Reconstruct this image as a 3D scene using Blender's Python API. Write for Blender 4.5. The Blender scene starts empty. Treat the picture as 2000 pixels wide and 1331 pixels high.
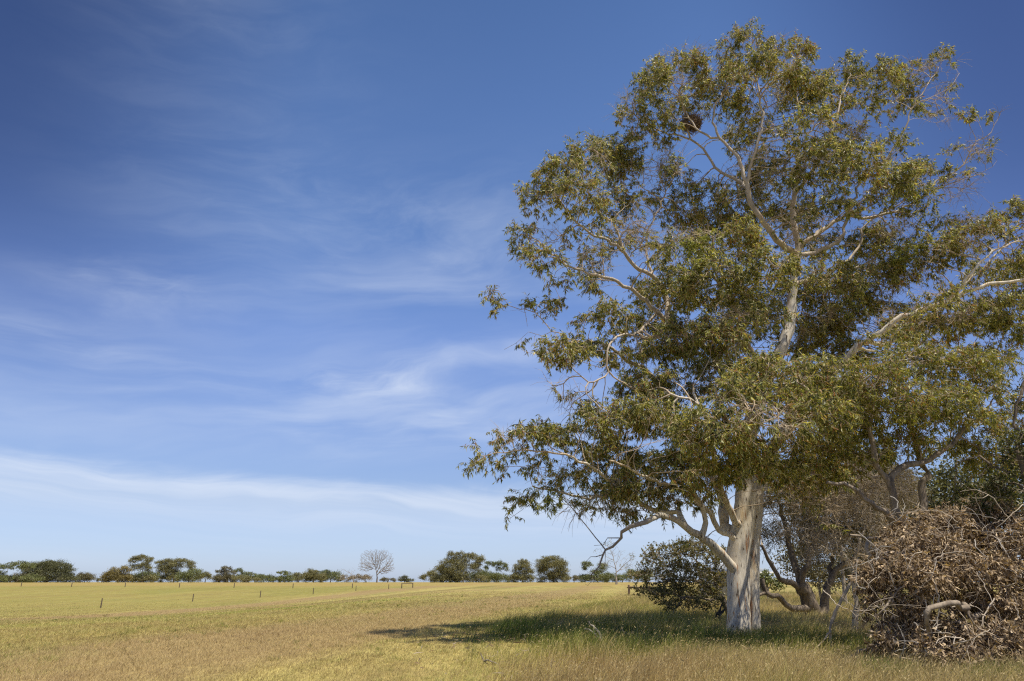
import bpy, math, random
import numpy as np
from mathutils import Vector, noise as mnoise
sc = bpy.context.scene
R = math.radians

# ------------------------------------------------------------------ camera
F = 1333.0                      # focal length in photo pixels (photo 2000 x 1331)
EYE = 1.7
PITCH = math.atan((1136.0 - 665.5) / F)
ST, CT = math.sin(PITCH), math.cos(PITCH)
cam_d = bpy.data.cameras.new('camera')
cam_d.sensor_width = 36.0
cam_d.lens = 36.0 * F / 2000.0
cam_d.clip_start = 0.1
cam_d.clip_end = 12000.0
cam = bpy.data.objects.new('camera', cam_d)
sc.collection.objects.link(cam)
cam.location = (0, 0, EYE)
cam.rotation_euler = (math.pi / 2 + PITCH, 0, 0)
sc.camera = cam

# ------------------------------------------------------------------ light
SUN_DIR = Vector((0.36, -0.30, 1.0)).normalized()       # towards the sun
SUN_EL = math.asin(SUN_DIR.z)
SUN_AZ = math.atan2(SUN_DIR.x, SUN_DIR.y)
sd = bpy.data.lights.new('sun', 'SUN')
sd.energy = 5.0
sd.angle = R(0.53)
sd.color = (1.0, 0.92, 0.77)
sun = bpy.data.objects.new('sun', sd)
sc.collection.objects.link(sun)
sun.rotation_euler = SUN_DIR.to_track_quat('Z', 'Y').to_euler()
sc.view_settings.view_transform = 'Standard'
sc.view_settings.look = 'None'
sc.view_settings.exposure = 0.3
sc.view_settings.gamma = 1.0
sc.view_settings.use_curve_mapping = False
sc.cycles.use_denoising = False
sc.cycles.filter_width = 1.2


class NT:
    """small helper to write node maths"""
    def __init__(s, tree):
        s.t = tree; s.n = tree.nodes; s.l = tree.links
    def new(s, typ, **kw):
        n = s.n.new(typ)
        for k, v in kw.items():
            setattr(n, k, v)
        return n
    def put(s, sock, v):
        if isinstance(v, bpy.types.NodeSocket):
            s.l.new(v, sock)
        else:
            sock.default_value = v
    def m(s, op, a, b=0.0, c=None, clamp=False):
        n = s.new('ShaderNodeMath', operation=op, use_clamp=clamp)
        s.put(n.inputs[0], a); s.put(n.inputs[1], b)
        if c is not None: s.put(n.inputs[2], c)
        return n.outputs[0]
    def mix(s, f, a, b, mode='MIX'):
        n = s.new('ShaderNodeMix', data_type='RGBA', blend_type=mode)
        s.put(n.inputs[0], f); s.put(n.inputs[6], a); s.put(n.inputs[7], b)
        return n.outputs[2]
    def ramp(s, f, stops, interp='LINEAR'):
        n = s.new('ShaderNodeValToRGB'); cr = n.color_ramp
        cr.interpolation = interp
        while len(cr.elements) < len(stops): cr.elements.new(0.5)
        for e, (p, c) in zip(cr.elements, stops):
            e.position = p
            e.color = (c, c, c, 1) if not hasattr(c, '__len__') else (*c[:3], 1)
        s.put(n.inputs[0], f)
        return n.outputs[0]
    def noise(s, vec, scale=1.0, detail=4.0, rough=0.55, dist=0.0, col=False):
        n = s.new('ShaderNodeTexNoise')
        s.put(n.inputs['Vector'], vec)
        n.inputs['Scale'].default_value = scale
        n.inputs['Detail'].default_value = detail
        n.inputs['Roughness'].default_value = rough
        n.inputs['Distortion'].default_value = dist
        return n.outputs[1 if col else 0]
    def xyz(s, x, y, z=0.0):
        n = s.new('ShaderNodeCombineXYZ')
        for i, v in enumerate((x, y, z)): s.put(n.inputs[i], v)
        return n.outputs[0]
    def sep(s, v):
        n = s.new('ShaderNodeSeparateXYZ'); s.l.new(v, n.inputs[0])
        return n.outputs[0], n.outputs[1], n.outputs[2]
    def smooth(s, a, b, x):
        n = s.new('ShaderNodeMapRange', interpolation_type='SMOOTHSTEP')
        s.put(n.inputs[0], x); n.inputs[1].default_value = a; n.inputs[2].default_value = b
        return n.outputs[0]

# ------------------------------------------------------------------ sky
def make_world():
    w = bpy.data.worlds.new('World'); sc.world = w
    w.use_nodes = True
    t = NT(w.node_tree)
    w.node_tree.nodes.clear()
    out = t.new('ShaderNodeOutputWorld'); bg = t.new('ShaderNodeBackground')
    bg.inputs[1].default_value = 0.10
    t.l.new(bg.outputs[0], out.inputs[0])
    sky = t.new('ShaderNodeTexSky', sky_type='NISHITA')
    sky.sun_disc = False
    sky.sun_elevation = SUN_EL
    sky.sun_rotation = SUN_AZ
    sky.altitude = 50; sky.air_density = 1.0; sky.dust_density = 0.6; sky.ozone_density = 2.2
    tc = t.new('ShaderNodeTexCoord')
    x, y, z = t.sep(tc.outputs['Generated'])
    az = t.m('MULTIPLY', t.m('ARCTAN2', x, y), 57.2958)
    el = t.m('MULTIPLY', t.m('ARCSINE', z), 57.2958)
    # elevation tint, tuned to deepen the blue away from the horizon
    tint = t.ramp(t.m('DIVIDE', el, 60.0, clamp=True),
                  [(p, tuple(k / 2 for k in c)) for p, c in TINTS])
    base = t.mix(1.0, t.mix(1.0, sky.outputs[0], (2, 2, 2, 1), 'MULTIPLY'), tint, 'MULTIPLY')
    side = t.m('SUBTRACT', 1.0, t.m('MULTIPLY', t.m('MULTIPLY', t.smooth(17, 44, t.m('ABSOLUTE', az)), t.smooth(5, 30, el)), .55))  # side darkening painted into the sky, for lens vignette and polariser
    base = t.mix(1.0, base, t.xyz(side, side, t.m('POWER', side, .8)), 'MULTIPLY')
    # ---- cirrus, in azimuth / elevation degrees
    warp = t.noise(t.xyz(t.m('MULTIPLY', az, .05), t.m('MULTIPLY', el, .12)), 1.0, 3, .5, 0, True)
    wx, wy, wz = t.sep(warp)
    azw = t.m('ADD', az, t.m('MULTIPLY', t.m('SUBTRACT', wx, .5), 16.0))
    elw = t.m('ADD', el, t.m('MULTIPLY', t.m('SUBTRACT', wy, .5), 6.0))
    # streaks climb slightly to the right
    str_el = t.m('SUBTRACT', elw, t.m('MULTIPLY', azw, .12))
    str_dn = t.m('ADD', elw, t.m('MULTIPLY', azw, .05))
    f1 = t.noise(t.xyz(t.m('MULTIPLY', azw, .045), t.m('MULTIPLY', str_el, .26)), 1.0, 7, .55, .15)
    f2 = t.noise(t.xyz(t.m('MULTIPLY', azw, .12), t.m('MULTIPLY', str_el, .45), 3.3), 1.0, 8, .62, .25)
    f3 = t.noise(t.xyz(t.m('MULTIPLY', az, .035), t.m('MULTIPLY', str_dn, .9), 7.7), 1.0, 6, .6, .3)
    streak = t.smooth(.33, .78, f1)
    wisp = t.smooth(.34, .84, f2)
    total = None
    def blob(a0, e0, sa, se, slope, amp, tex):
        nonlocal total
        da = t.m('SUBTRACT', azw, a0)
        de = t.m('SUBTRACT', t.m('SUBTRACT', elw, e0), t.m('MULTIPLY', da, slope))
        q = t.m('ADD', t.m('POWER', t.m('ABSOLUTE', t.m('DIVIDE', da, sa)), 2.0),
                t.m('POWER', t.m('ABSOLUTE', t.m('DIVIDE', de, se)), 2.0))
        g = t.m('MULTIPLY', t.m('EXPONENT', t.m('MULTIPLY', q, -1.0)), amp)
        g = t.m('MULTIPLY', g, tex)
        total = g if total is None else t.m('ADD', total, g)
    mixed = t.m('ADD', t.m('MULTIPLY', streak, .7), t.m('MULTIPLY', wisp, .6))
    for b in BLOBS: blob(*b, {'s': streak, 'w': wisp, 'm': mixed}[TEX[BLOBS.index(b)]])
    # low bank of cirrostratus with a crisp upper rim
    rim = t.m('ADD', t.m('ADD', 7.35, t.m('MULTIPLY', az, -.030)), t.m('MULTIPLY', t.m('SUBTRACT', f3, .5), 1.6))
    d = t.m('SUBTRACT', rim, el)
    bank = t.m('MULTIPLY', t.smooth(-.5, 1.6, t.m('ADD', d, t.m('MULTIPLY', t.m('SUBTRACT', f2, .5), 2.2))), t.m('SUBTRACT', 1.0, t.m('MULTIPLY', t.smooth(1.5, 6.0, d), .72)))
    bank = t.m('MULTIPLY', bank, t.m('ADD', .34, t.m('MULTIPLY', t.smooth(.25, .75, f3), .34)))
    haze = t.m('MULTIPLY', t.m('SUBTRACT', 1.0, t.smooth(8, 24, el)), .10)
    cl = t.m('ADD', t.m('ADD', total, haze), bank, clamp=True)
    col = t.mix(cl, base, (*CLOUD, 1))
    t.l.new(col, bg.inputs[0])

TINTS = [(0.0, (.72, .88, 1.40)), (.033, (.73, .85, 1.28)), (.10, (.70, .76, 1.0)), (.18, (.80, .86, 1.13)), (.32, (1.0, 1.06, 1.36)), (.47, (.95, 1.08, 1.34)), (.625, (.84, .99, 1.24)), (.76, (.70, .86, 1.10)), (1, (.5, .68, .92))]
CLOUD = (5.9, 6.55, 7.7)
BLOBS = [(-41, 16.2, 13, 1.5, -.06, .62), (-13, 15.6, 7, 1.2, .05, .62), (-3, 17.6, 10, 1.6, .10, .36),
         (-20, 13.0, 26, 3.2, .06, .42), (-3, 12, 14, 2.4, .10, .42), (-5, 27, 10, 4.5, .1, .24), (-30, 21, 8, 2.0, .12, .36),
         (-22, 27, 12, 3.0, -.1, .17), (-30, 42, 14, 7, -.1, .10), (-16, 31, 14, 3, -.15, .12), (-8, 22, 26, 5, .1, .16)]
TEX = 's' + 'w' + 's' + 's' + 's' + 'm' + 'm' + 'm' + 'm' + 'w' + 's'
make_world()

# ------------------------------------------------------------------ terrain
def ss(a, b, x):
    t = np.clip((np.asarray(x, float) - a) / (b - a), 0, 1)
    return t * t * (3 - 2 * t)

def hz(x, y):
    x = np.asarray(x, float); y = np.asarray(y, float)
    z = 1.2 * ss(150, 330, y) - 6.0 * ss(342, 900, y)
    z = z - 1.9 * ss(8, 85, y) * (1 - ss(95, 215, y)) * (1 - ss(-45, -5, x))
    z = z + 0.05 * np.sin(x * .21 + 1) * np.cos(y * .17) * (1 - ss(60, 120, y))
    return z

def ray(u, v):
    dx = (u - 1000.0) / F; dy = (665.5 - v) / F
    return dx, CT - dy * ST, ST + dy * CT

def P(u, v, Y):                       # the point at world depth Y seen at photo pixel (u, v)
    dx, dY, dZ = ray(u, v)
    t = Y / dY
    return np.array([dx * t, Y, EYE + dZ * t])

def mpp(v, Y):                        # metres per photo pixel there
    return Y / ray(1000, v)[1] / F

def G(u, v):                          # where the ray meets the ground
    dx, dY, dZ = ray(u, v)
    t = 5.0
    while t < 3000:
        if EYE + dZ * t < hz(dx * t, dY * t): break
        t *= 1.01
    lo, hi = t / 1.01, t
    for _ in range(25):
        m = (lo + hi) / 2
        if EYE + dZ * m < hz(dx * m, dY * m): hi = m
        else: lo = m
    return np.array([dx * hi, dY * hi, float(hz(dx * hi, dY * hi))])

# ------------------------------------------------------------------ object helpers
def tag(o, label=None, cat=None, group=None, kind=None):
    if label: o['label'] = label
    if cat: o['category'] = cat
    if group: o['group'] = group
    if kind: o['kind'] = kind
    return o

def thing(name, label, cat, loc, group=None):
    o = bpy.data.objects.new(name, None)
    o.empty_display_size = .3
    sc.collection.objects.link(o)
    o.location = [float(c) for c in loc]
    return tag(o, label, cat, group)

def mesh_np(name, verts, faces, mat, parent=None, smooth=False, colors=None, tris=None):
    """verts (N,3) world coordinates; faces (M,k) or list of arrays"""
    verts = np.asarray(verts, np.float32)
    if parent is not None:
        verts = verts - np.array(parent.location, np.float32)
    fl = [f for f in ([faces] if isinstance(faces, np.ndarray) else faces) if len(f)]
    me = bpy.data.meshes.new(name)
    me.vertices.add(len(verts)); me.vertices.foreach_set('co', verts.ravel())
    nl = sum(f.size for f in fl); nf = sum(len(f) for f in fl)
    me.loops.add(nl); me.polygons.add(nf)
    me.loops.foreach_set('vertex_index', np.concatenate([f.ravel() for f in fl]).astype(np.int32))
    tot = np.concatenate([np.full(len(f), f.shape[1]) for f in fl]).astype(np.int32)
    st = np.concatenate([[0], np.cumsum(tot)[:-1]]).astype(np.int32)
    me.polygons.foreach_set('loop_start', st)
    if smooth: me.polygons.foreach_set('use_smooth', np.ones(nf, bool))
    me.update(calc_edges=True)
    if colors is not None:
        a = me.color_attributes.new('tint', 'FLOAT_COLOR', 'POINT')
        a.data.foreach_set('color', np.concatenate([colors, np.ones((len(colors), 1))], 1).astype(np.float32).ravel())
    me.materials.append(mat)
    o = bpy.data.objects.new(name, me)
    sc.collection.objects.link(o)
    if parent is not None: o.parent = parent
    return o

def vnoise(x, y, seed=0):
    """value noise, numpy"""
    def h(i, j):
        n = (i.astype(np.int64) * 374761393 + j.astype(np.int64) * 668265263 + seed * 1442695041) & 0xffffffff
        n = ((n ^ (n >> 13)) * 1274126177) & 0xffffffff
        return ((n ^ (n >> 16)) & 0xffff) / 65535.0
    xi = np.floor(x); yi = np.floor(y); fx = x - xi; fy = y - yi
    fx = fx * fx * (3 - 2 * fx); fy = fy * fy * (3 - 2 * fy)
    a = h(xi, yi) * (1 - fx) + h(xi + 1, yi) * fx
    b = h(xi, yi + 1) * (1 - fx) + h(xi + 1, yi + 1) * fx
    return a * (1 - fy) + b * fy

# ------------------------------------------------------------------ materials
def mat(name):
    m = bpy.data.materials.new(name); m.use_nodes = True
    t = NT(m.node_tree); t.n.clear()
    out = t.new('ShaderNodeOutputMaterial'); b = t.new('ShaderNodeBsdfPrincipled')
    t.l.new(b.outputs[0], out.inputs[0])
    return m, t, b, out

def leaf_mat(name, stops, rough=.42, trans=.42, spec=.5, patch=.35, patch_scale=.5, fresh=None):
    m, t, b, out = mat(name)
    geo = t.new('ShaderNodeNewGeometry')
    rnd = geo.outputs['Random Per Island']
    big = t.noise(geo.outputs['Position'], patch_scale, 3, .6)
    big = t.m('MULTIPLY', t.m('SUBTRACT', big, .5), patch * 2)
    col = t.ramp(t.m('ADD', rnd, big, clamp=True), stops)
    if fresh:                     # flushes of yellow-green new growth
        fr = t.smooth(.60, .70, t.noise(geo.outputs['Position'], .42, 2, .5))
        col = t.mix(t.m('MULTIPLY', t.m('MULTIPLY', fr, t.smooth(.3, .6, rnd)), .75), col, (*fresh, 1))
    t.l.new(col, b.inputs['Base Color'])
    b.inputs['Roughness'].default_value = rough
    b.inputs['Specular IOR Level'].default_value = spec
    tr = t.new('ShaderNodeBsdfTranslucent')
    t.l.new(t.mix(1.0, col, (1.5, 1.35, .6, 1), 'MULTIPLY'), tr.inputs[0])
    mx = t.new('ShaderNodeMixShader'); mx.inputs[0].default_value = trans
    t.l.new(b.outputs[0], mx.inputs[1]); t.l.new(tr.outputs[0], mx.inputs[2])
    t.l.new(mx.outputs[0], out.inputs[0])
    return m

def bark_mat(name, cols, scale=1.0, rough=.8, bump=.4, strip=None, knots=True):
    m, t, b, out = mat(name)
    geo = t.new('ShaderNodeNewGeometry')
    x, y, z = t.sep(geo.outputs['Position'])
    v = t.xyz(t.m('MULTIPLY', x, 3.2), t.m('MULTIPLY', y, 3.2), t.m('MULTIPLY', z, .7))
    f = t.noise(v, scale, 7, .62, .8)
    streak = t.noise(t.xyz(t.m('MULTIPLY', x, .45), t.m('MULTIPLY', y, .30)), 1.0, 8, .78)
    grain = t.noise(t.xyz(t.m('MULTIPLY', x, 2.6), t.m('MULTIPLY', y, .22), 2), 1.0, 7, .8)
    fine = t.noise(t.xyz(t.m('MULTIPLY', x, 16), t.m('MULTIPLY', y, 16), t.m('MULTIPLY', z, 3.2)), scale, 6, .7)
    col = t.ramp(f, cols)
    col = t.mix(t.m('MULTIPLY', t.smooth(.42, .7, fine), .35), col, (.30, .27, .24, 1))
    if strip:
        s = t.noise(t.xyz(t.m('MULTIPLY', x, 9), t.m('MULTIPLY', y, 9), t.m('MULTIPLY', z, .55)), scale, 4, .5, .3)
        col = t.mix(t.m('MULTIPLY', t.smooth(.60, .68, s), .85), col, (*strip, 1))
        d = t.noise(t.xyz(t.m('MULTIPLY', x, 13), t.m('MULTIPLY', y, 13), t.m('MULTIPLY', z, 1.8), ), scale, 2, .5)
        col = t.mix(t.smooth(.635, .68, d), col, (.10, .075, .055, 1))
        g = t.noise(t.xyz(t.m('MULTIPLY', x, 5), t.m('MULTIPLY', y, 5), t.m('MULTIPLY', z, 1.1), ), 2.0, 5, .6)
        col = t.mix(t.m('MULTIPLY', t.smooth(.54, .64, g), .5), col, (.27, .235, .20, 1))
    if knots:
        vo = t.new('ShaderNodeTexVoronoi', feature='F1'); vo.inputs['Scale'].default_value = 3.1
        t.l.new(t.xyz(x, y, t.m('MULTIPLY', z, .55)), vo.inputs['Vector'])
        k = t.m('SUBTRACT', 1.0, t.smooth(.04, .09, vo.outputs['Distance']))
        col = t.mix(t.m('MULTIPLY', k, .85), col, (.06, .042, .03, 1))
    t.l.new(col, b.inputs['Base Color'])
    b.inputs['Roughness'].default_value = rough
    b.inputs['Specular IOR Level'].default_value = .25
    bp = t.new('ShaderNodeBump'); bp.inputs['Strength'].default_value = bump; bp.inputs['Distance'].default_value = .03
    t.l.new(t.m('ADD', f, t.m('MULTIPLY', fine, .6)), bp.inputs['Height'])
    t.l.new(bp.outputs[0], b.inputs['Normal'])
    return m

def flat_mat(name, c1, c2, scale=20, rough=.8, stretch=(1, 1, 1), bump=.2, metal=0):
    m, t, b, out = mat(name)
    geo = t.new('ShaderNodeNewGeometry')
    x, y, z = t.sep(geo.outputs['Position'])
    v = t.xyz(t.m('MULTIPLY', x, stretch[0]), t.m('MULTIPLY', y, stretch[1]), t.m('MULTIPLY', z, stretch[2]))
    f = t.noise(v, scale, 6, .65)
    t.l.new(t.mix(t.smooth(.3, .7, f), (*c1, 1), (*c2, 1)), b.inputs['Base Color'])
    b.inputs['Roughness'].default_value = rough
    b.inputs['Metallic'].default_value = metal
    bp = t.new('ShaderNodeBump'); bp.inputs['Strength'].default_value = bump; bp.inputs['Distance'].default_value = .02
    t.l.new(f, bp.inputs['Height']); t.l.new(bp.outputs[0], b.inputs['Normal'])
    return m

M = {}
M['gum_bark'] = bark_mat('gum_bark', [(.28, (.30, .265, .22)), (.38, (.50, .455, .385)), (.50, (.68, .62, .52)), (.60, (.66, .57, .43)), (.68, (.56, .43, .27)), (.8, (.42, .37, .31))],
                         strip=(.36, .17, .07))
M['limb_bark'] = bark_mat('limb_bark', [(.25, (.25, .215, .175)), (.45, (.42, .36, .29)), (.58, (.53, .45, .35)), (.72, (.40, .27, .17))], scale=1.6, knots=False)
M['brown_bark'] = bark_mat('brown_bark', [(.25, (.10, .078, .058)), (.45, (.22, .175, .13)), (.6, (.34, .28, .21)), (.75, (.20, .145, .10))], scale=2, bump=.7, knots=False)
M['rough_bark'] = bark_mat('rough_bark', [(.25, (.05, .038, .028)), (.45, (.13, .10, .072)), (.6, (.24, .19, .135)), (.75, (.11, .08, .055))], scale=2.2, bump=1.0, knots=False)
M['far_bark'] = bark_mat('far_bark', [(.3, (.20, .17, .14)), (.6, (.38, .33, .27))], scale=.6, knots=False)
M['dead_wood'] = bark_mat('dead_wood', [(.25, (.20, .18, .16)), (.45, (.33, .30, .265)), (.65, (.42, .39, .35))], scale=2.5, knots=False)
M['bare_wood'] = bark_mat('bare_wood', [(.25, (.16, .13, .11)), (.45, (.25, .21, .18)), (.65, (.32, .28, .24))], scale=1, knots=False)
M['tan_twig'] = flat_mat('tan_twig', (.30, .23, .16), (.56, .45, .33), 3)
M['pale_twig'] = flat_mat('pale_twig', (.34, .28, .21), (.58, .50, .40), 3)
M['brown_twig'] = flat_mat('brown_twig', (.19, .15, .11), (.40, .33, .24), 3)
M['gum_leaf'] = leaf_mat('gum_leaf', [(0, (.035, .048, .018)), (.2, (.085, .105, .032)), (.42, (.20, .225, .060)), (.66, (.37, .38, .11)), (.85, (.54, .51, .21)), (.93, (.40, .26, .13)), (1, (.28, .13, .06))], patch=.34, rough=.45, spec=.45, fresh=(.34, .39, .06))
M['gum_leaf_green'] = leaf_mat('gum_leaf_green', [(0, (.05, .066, .02)), (.3, (.14, .165, .036)), (.6, (.27, .285, .058)), (.85, (.43, .41, .10)), (.96, (.36, .22, .10)), (1, (.26, .12, .05))], patch=.30, rough=.45, spec=.45, fresh=(.40, .42, .06))
M['dark_leaf'] = leaf_mat('dark_leaf', [(0, (.022, .032, .014)), (.5, (.06, .075, .024)), (.85, (.12, .135, .04)), (1, (.19, .16, .07))], patch=.2)
M['shrub_leaf'] = leaf_mat('shrub_leaf', [(0, (.045, .055, .022)), (.35, (.12, .125, .042)), (.7, (.23, .22, .075)), (.9, (.31, .25, .12)), (1, (.30, .20, .11))], patch=.2)
M['dusty_leaf'] = leaf_mat('dusty_leaf', [(0, (.06, .058, .03)), (.35, (.13, .125, .055)), (.7, (.22, .19, .10)), (1, (.34, .27, .16))], patch=.25)
M['dead_leaf'] = leaf_mat('dead_leaf', [(0, (.04, .027, .015)), (.25, (.13, .088, .048)), (.5, (.28, .20, .12)), (.78, (.46, .345, .215)), (1, (.68, .53, .35))], patch=.2, trans=.15, rough=.6, spec=.3, patch_scale=1.2)
def far_leaf(name, mid):
    d = [c * .45 for c in mid]; l = [c * 1.6 for c in mid]
    return leaf_mat(name, [(0, d), (.5, mid), (1, l)], rough=.55, patch=.25, patch_scale=.22, trans=.2)
M['far_olive'] = far_leaf('far_olive', (.195, .185, .078))
M['far_green'] = far_leaf('far_green', (.155, .175, .064))
M['far_dark'] = far_leaf('far_dark', (.12, .125, .055))
M['far_grey'] = far_leaf('far_grey', (.26, .22, .16))
M['far_gold'] = far_leaf('far_gold', (.21, .175, .065))
M['far_brown'] = far_leaf('far_brown', (.155, .14, .075))
M['post_wood'] = flat_mat('post_wood', (.055, .038, .026), (.12, .085, .06), 14, stretch=(1, 1, .2))
M['gate_wood'] = flat_mat('gate_wood', (.10, .060, .038), (.17, .105, .07), 14, stretch=(1, 1, .2))
M['wire'] = flat_mat('wire', (.12, .11, .10), (.2, .18, .16), 5, rough=.5)
M['charred'] = flat_mat('charred', (.012, .010, .009), (.05, .04, .03), 20)
M['shed_wall'] = flat_mat('shed_wall', (.42, .40, .36), (.48, .46, .42), 2)
M['shed_roof'] = flat_mat('shed_roof', (.42, .45, .48), (.50, .53, .56), 3, rough=.5)
M['gutter'] = flat_mat('gutter', (.75, .75, .73), (.82, .82, .80), 3, rough=.5)

def grass_mat():
    m, t, b, out = mat('grass_blades')
    a = t.new('ShaderNodeAttribute'); a.attribute_name = 'tint'
    t.l.new(a.outputs['Color'], b.inputs['Base Color'])
    b.inputs['Roughness'].default_value = .6; b.inputs['Specular IOR Level'].default_value = .3
    tr = t.new('ShaderNodeBsdfTranslucent'); t.l.new(a.outputs['Color'], tr.inputs[0])
    mx = t.new('ShaderNodeMixShader'); mx.inputs[0].default_value = .35
    t.l.new(b.outputs[0], mx.inputs[1]); t.l.new(tr.outputs[0], mx.inputs[2]); t.l.new(mx.outputs[0], out.inputs[0])
    return m
M['grass'] = grass_mat()

RD = (.158, .987)       # direction of the mowing rows (x, y)
TALL_Y = np.array([0, 10, 16, 20, 27, 35, 60, 94, 140, 400.])
TALL_X = np.array([-1.5, -1.8, -2.2, -2.6, -2.0, -.2, 6.5, 15.5, 30, 90.])

def ground_mat():
    m, t, b, out = mat('field_grass')
    geo = t.new('ShaderNodeNewGeometry')
    x, y, z = t.sep(geo.outputs['Position'])
    s = t.m('SUBTRACT', t.m('MULTIPLY', x, RD[1]), t.m('MULTIPLY', y, RD[0]))
    l = t.m('ADD', t.m('MULTIPLY', x, RD[0]), t.m('MULTIPLY', y, RD[1]))
    sw = t.m('ADD', s, t.m('MULTIPLY', t.m('SUBTRACT', t.noise(t.xyz(t.m('MULTIPLY', s, .05), t.m('MULTIPLY', l, .03)), 1, 3), .5), 7.0))
    rows = t.noise(t.xyz(t.m('MULTIPLY', sw, .30), t.m('MULTIPLY', l, .022)), 1, 5, .6)
    rows2 = t.noise(t.xyz(t.m('MULTIPLY', sw, .95), t.m('MULTIPLY', l, .06), 4), 1, 4, .6)
    big = t.noise(t.xyz(t.m('MULTIPLY', sw, .06), t.m('MULTIPLY', l, .02), 9), 1, 4, .6)
    streak = t.noise(t.xyz(t.m('MULTIPLY', x, .45), t.m('MULTIPLY', y, .30)), 1.0, 8, .78)
    grain = t.noise(t.xyz(t.m('MULTIPLY', x, 2.6), t.m('MULTIPLY', y, .22), 2), 1.0, 7, .8)
    fine = t.noise(t.xyz(t.m('MULTIPLY', x, 1), t.m('MULTIPLY', y, .5)), 9, 7, .75)
    clump = t.noise(t.xyz(x, t.m('MULTIPLY', y, .6)), 1.3, 5, .7)
    tan = (.31, .23, .092, 1); pink = (.33, .235, .112, 1); yellow = (.44, .375, .13, 1); green = (.21, .215, .056, 1)
    f = t.m('ADD', t.m('MULTIPLY', rows, .55), t.m('MULTIPLY', rows2, .45))
    col = t.mix(t.smooth(.36, .66, f), tan, yellow)
    col = t.mix(t.m('MULTIPLY', t.smooth(.46, .64, big), .60), col, green)
    col = t.mix(t.m('MULTIPLY', t.smooth(.55, .75, clump), .45), col, green)
    col = t.mix(t.m('MULTIPLY', t.smooth(.50, .62, streak), .5), col, (.43, .37, .125, 1))
    col = t.mix(t.m('MULTIPLY', t.m('SUBTRACT', 1.0, t.smooth(.36, .47, streak)), .55), col, (.26, .20, .085, 1))
    gr = t.m('ADD', .66, t.m('MULTIPLY', t.smooth(.32, .68, grain), .66))
    col = t.mix(1.0, col, t.xyz(gr, gr, gr), 'MULTIPLY')
    def band(a, bb, e):
        return t.m('MULTIPLY', t.smooth(a, a + e, sw), t.m('SUBTRACT', 1.0, t.smooth(bb - e, bb, sw)))
    # greener paddock past the near fence
    far = t.m('SUBTRACT', 1.0, t.smooth(-66, -60, s))
    col = t.mix(t.m('MULTIPLY', far, .50), col, (.27, .25, .062, 1))
    # wheel-worn pinkish stubble strips
    col = t.mix(t.m('MULTIPLY', band(-62, -50, 3), .8), col, pink)
    col = t.mix(t.m('MULTIPLY', band(-16, -6.5, 2.5), .65), col, pink)
    col = t.mix(t.m('MULTIPLY', band(-36, -30, 2), .5), col, pink)
    col = t.mix(t.m('MULTIPLY', band(-29, -23, 2), .5), col, yellow)
    col = t.mix(t.m('MULTIPLY', band(-48, -42, 2), .7), col, yellow)
    col = t.mix(t.m('MULTIPLY', band(-42, -37, 1.5), .5), col, (.20, .155, .055, 1))
    col = t.mix(t.m('MULTIPLY', band(-5, -1, 1.5), .6), col, yellow)
    # tawny strip on the crest
    blot = t.noise(t.xyz(t.m('MULTIPLY', x, .10), t.m('MULTIPLY', y, .05), 5), 1.0, 5, .65)
    col = t.mix(t.m('MULTIPLY', t.smooth(.50, .66, blot), .30), col, (.25, .18, .075, 1))
    col = t.mix(t.m('MULTIPLY', t.m('SUBTRACT', 1.0, t.smooth(.34, .46, blot)), .45), col, (.26, .26, .075, 1))
    cr = t.smooth(205, 235, y)
    col = t.mix(t.m('MULTIPLY', cr, .7), col, (.38, .285, .10, 1))
    near = t.m('SUBTRACT', 1.0, t.smooth(18, 60, y))
    fac = t.m('ADD', .62, t.m('MULTIPLY', t.smooth(.25, .72, fine), .62))
    fac = t.m('ADD', t.m('MULTIPLY', fac, t.m('ADD', .35, t.m('MULTIPLY', near, .65))), t.m('MULTIPLY', t.m('SUBTRACT', 1.0, near), .50))  # distant ground colour lowered to stand in for self-shadow between blades
    col = t.mix(1.0, col, t.xyz(fac, fac, fac), 'MULTIPLY')
    t.l.new(col, b.inputs['Base Color'])
    b.inputs['Roughness'].default_value = .95
    b.inputs['Specular IOR Level'].default_value = .1
    bp = t.new('ShaderNodeBump'); bp.inputs['Strength'].default_value = .8; bp.inputs['Distance'].default_value = .05
    t.l.new(t.m('ADD', fine, t.m('MULTIPLY', clump, .6)), bp.inputs['Height']); t.l.new(bp.outputs[0], b.inputs['Normal'])
    return m
M['ground'] = ground_mat()

# ------------------------------------------------------------------ ground sheet
def axis(a, near, far, s0):
    o = [0.0]; s = s0
    while o[-1] < far:
        if o[-1] > near: s *= 1.09
        o.append(o[-1] + s)
    return np.array(o)
ax = axis(0, 60, 6000, 1.6)
xs = np.concatenate([-ax[:0:-1], ax])
ys = np.concatenate([-ax[40:0:-2], axis(0, 360, 6000, 2.4)])
gx, gy = np.meshgrid(xs, ys)
gv = np.stack([gx, gy, hz(gx, gy)], -1).reshape(-1, 3)
nx, ny = len(xs), len(ys)
i = np.arange(nx - 1)[None, :] + np.arange(ny - 1)[:, None] * nx
gf = np.stack([i, i + 1, i + nx + 1, i + nx], -1).reshape(-1, 4)
tag(mesh_np('ground', gv, gf, M['ground'], smooth=True), kind='structure')

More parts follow.
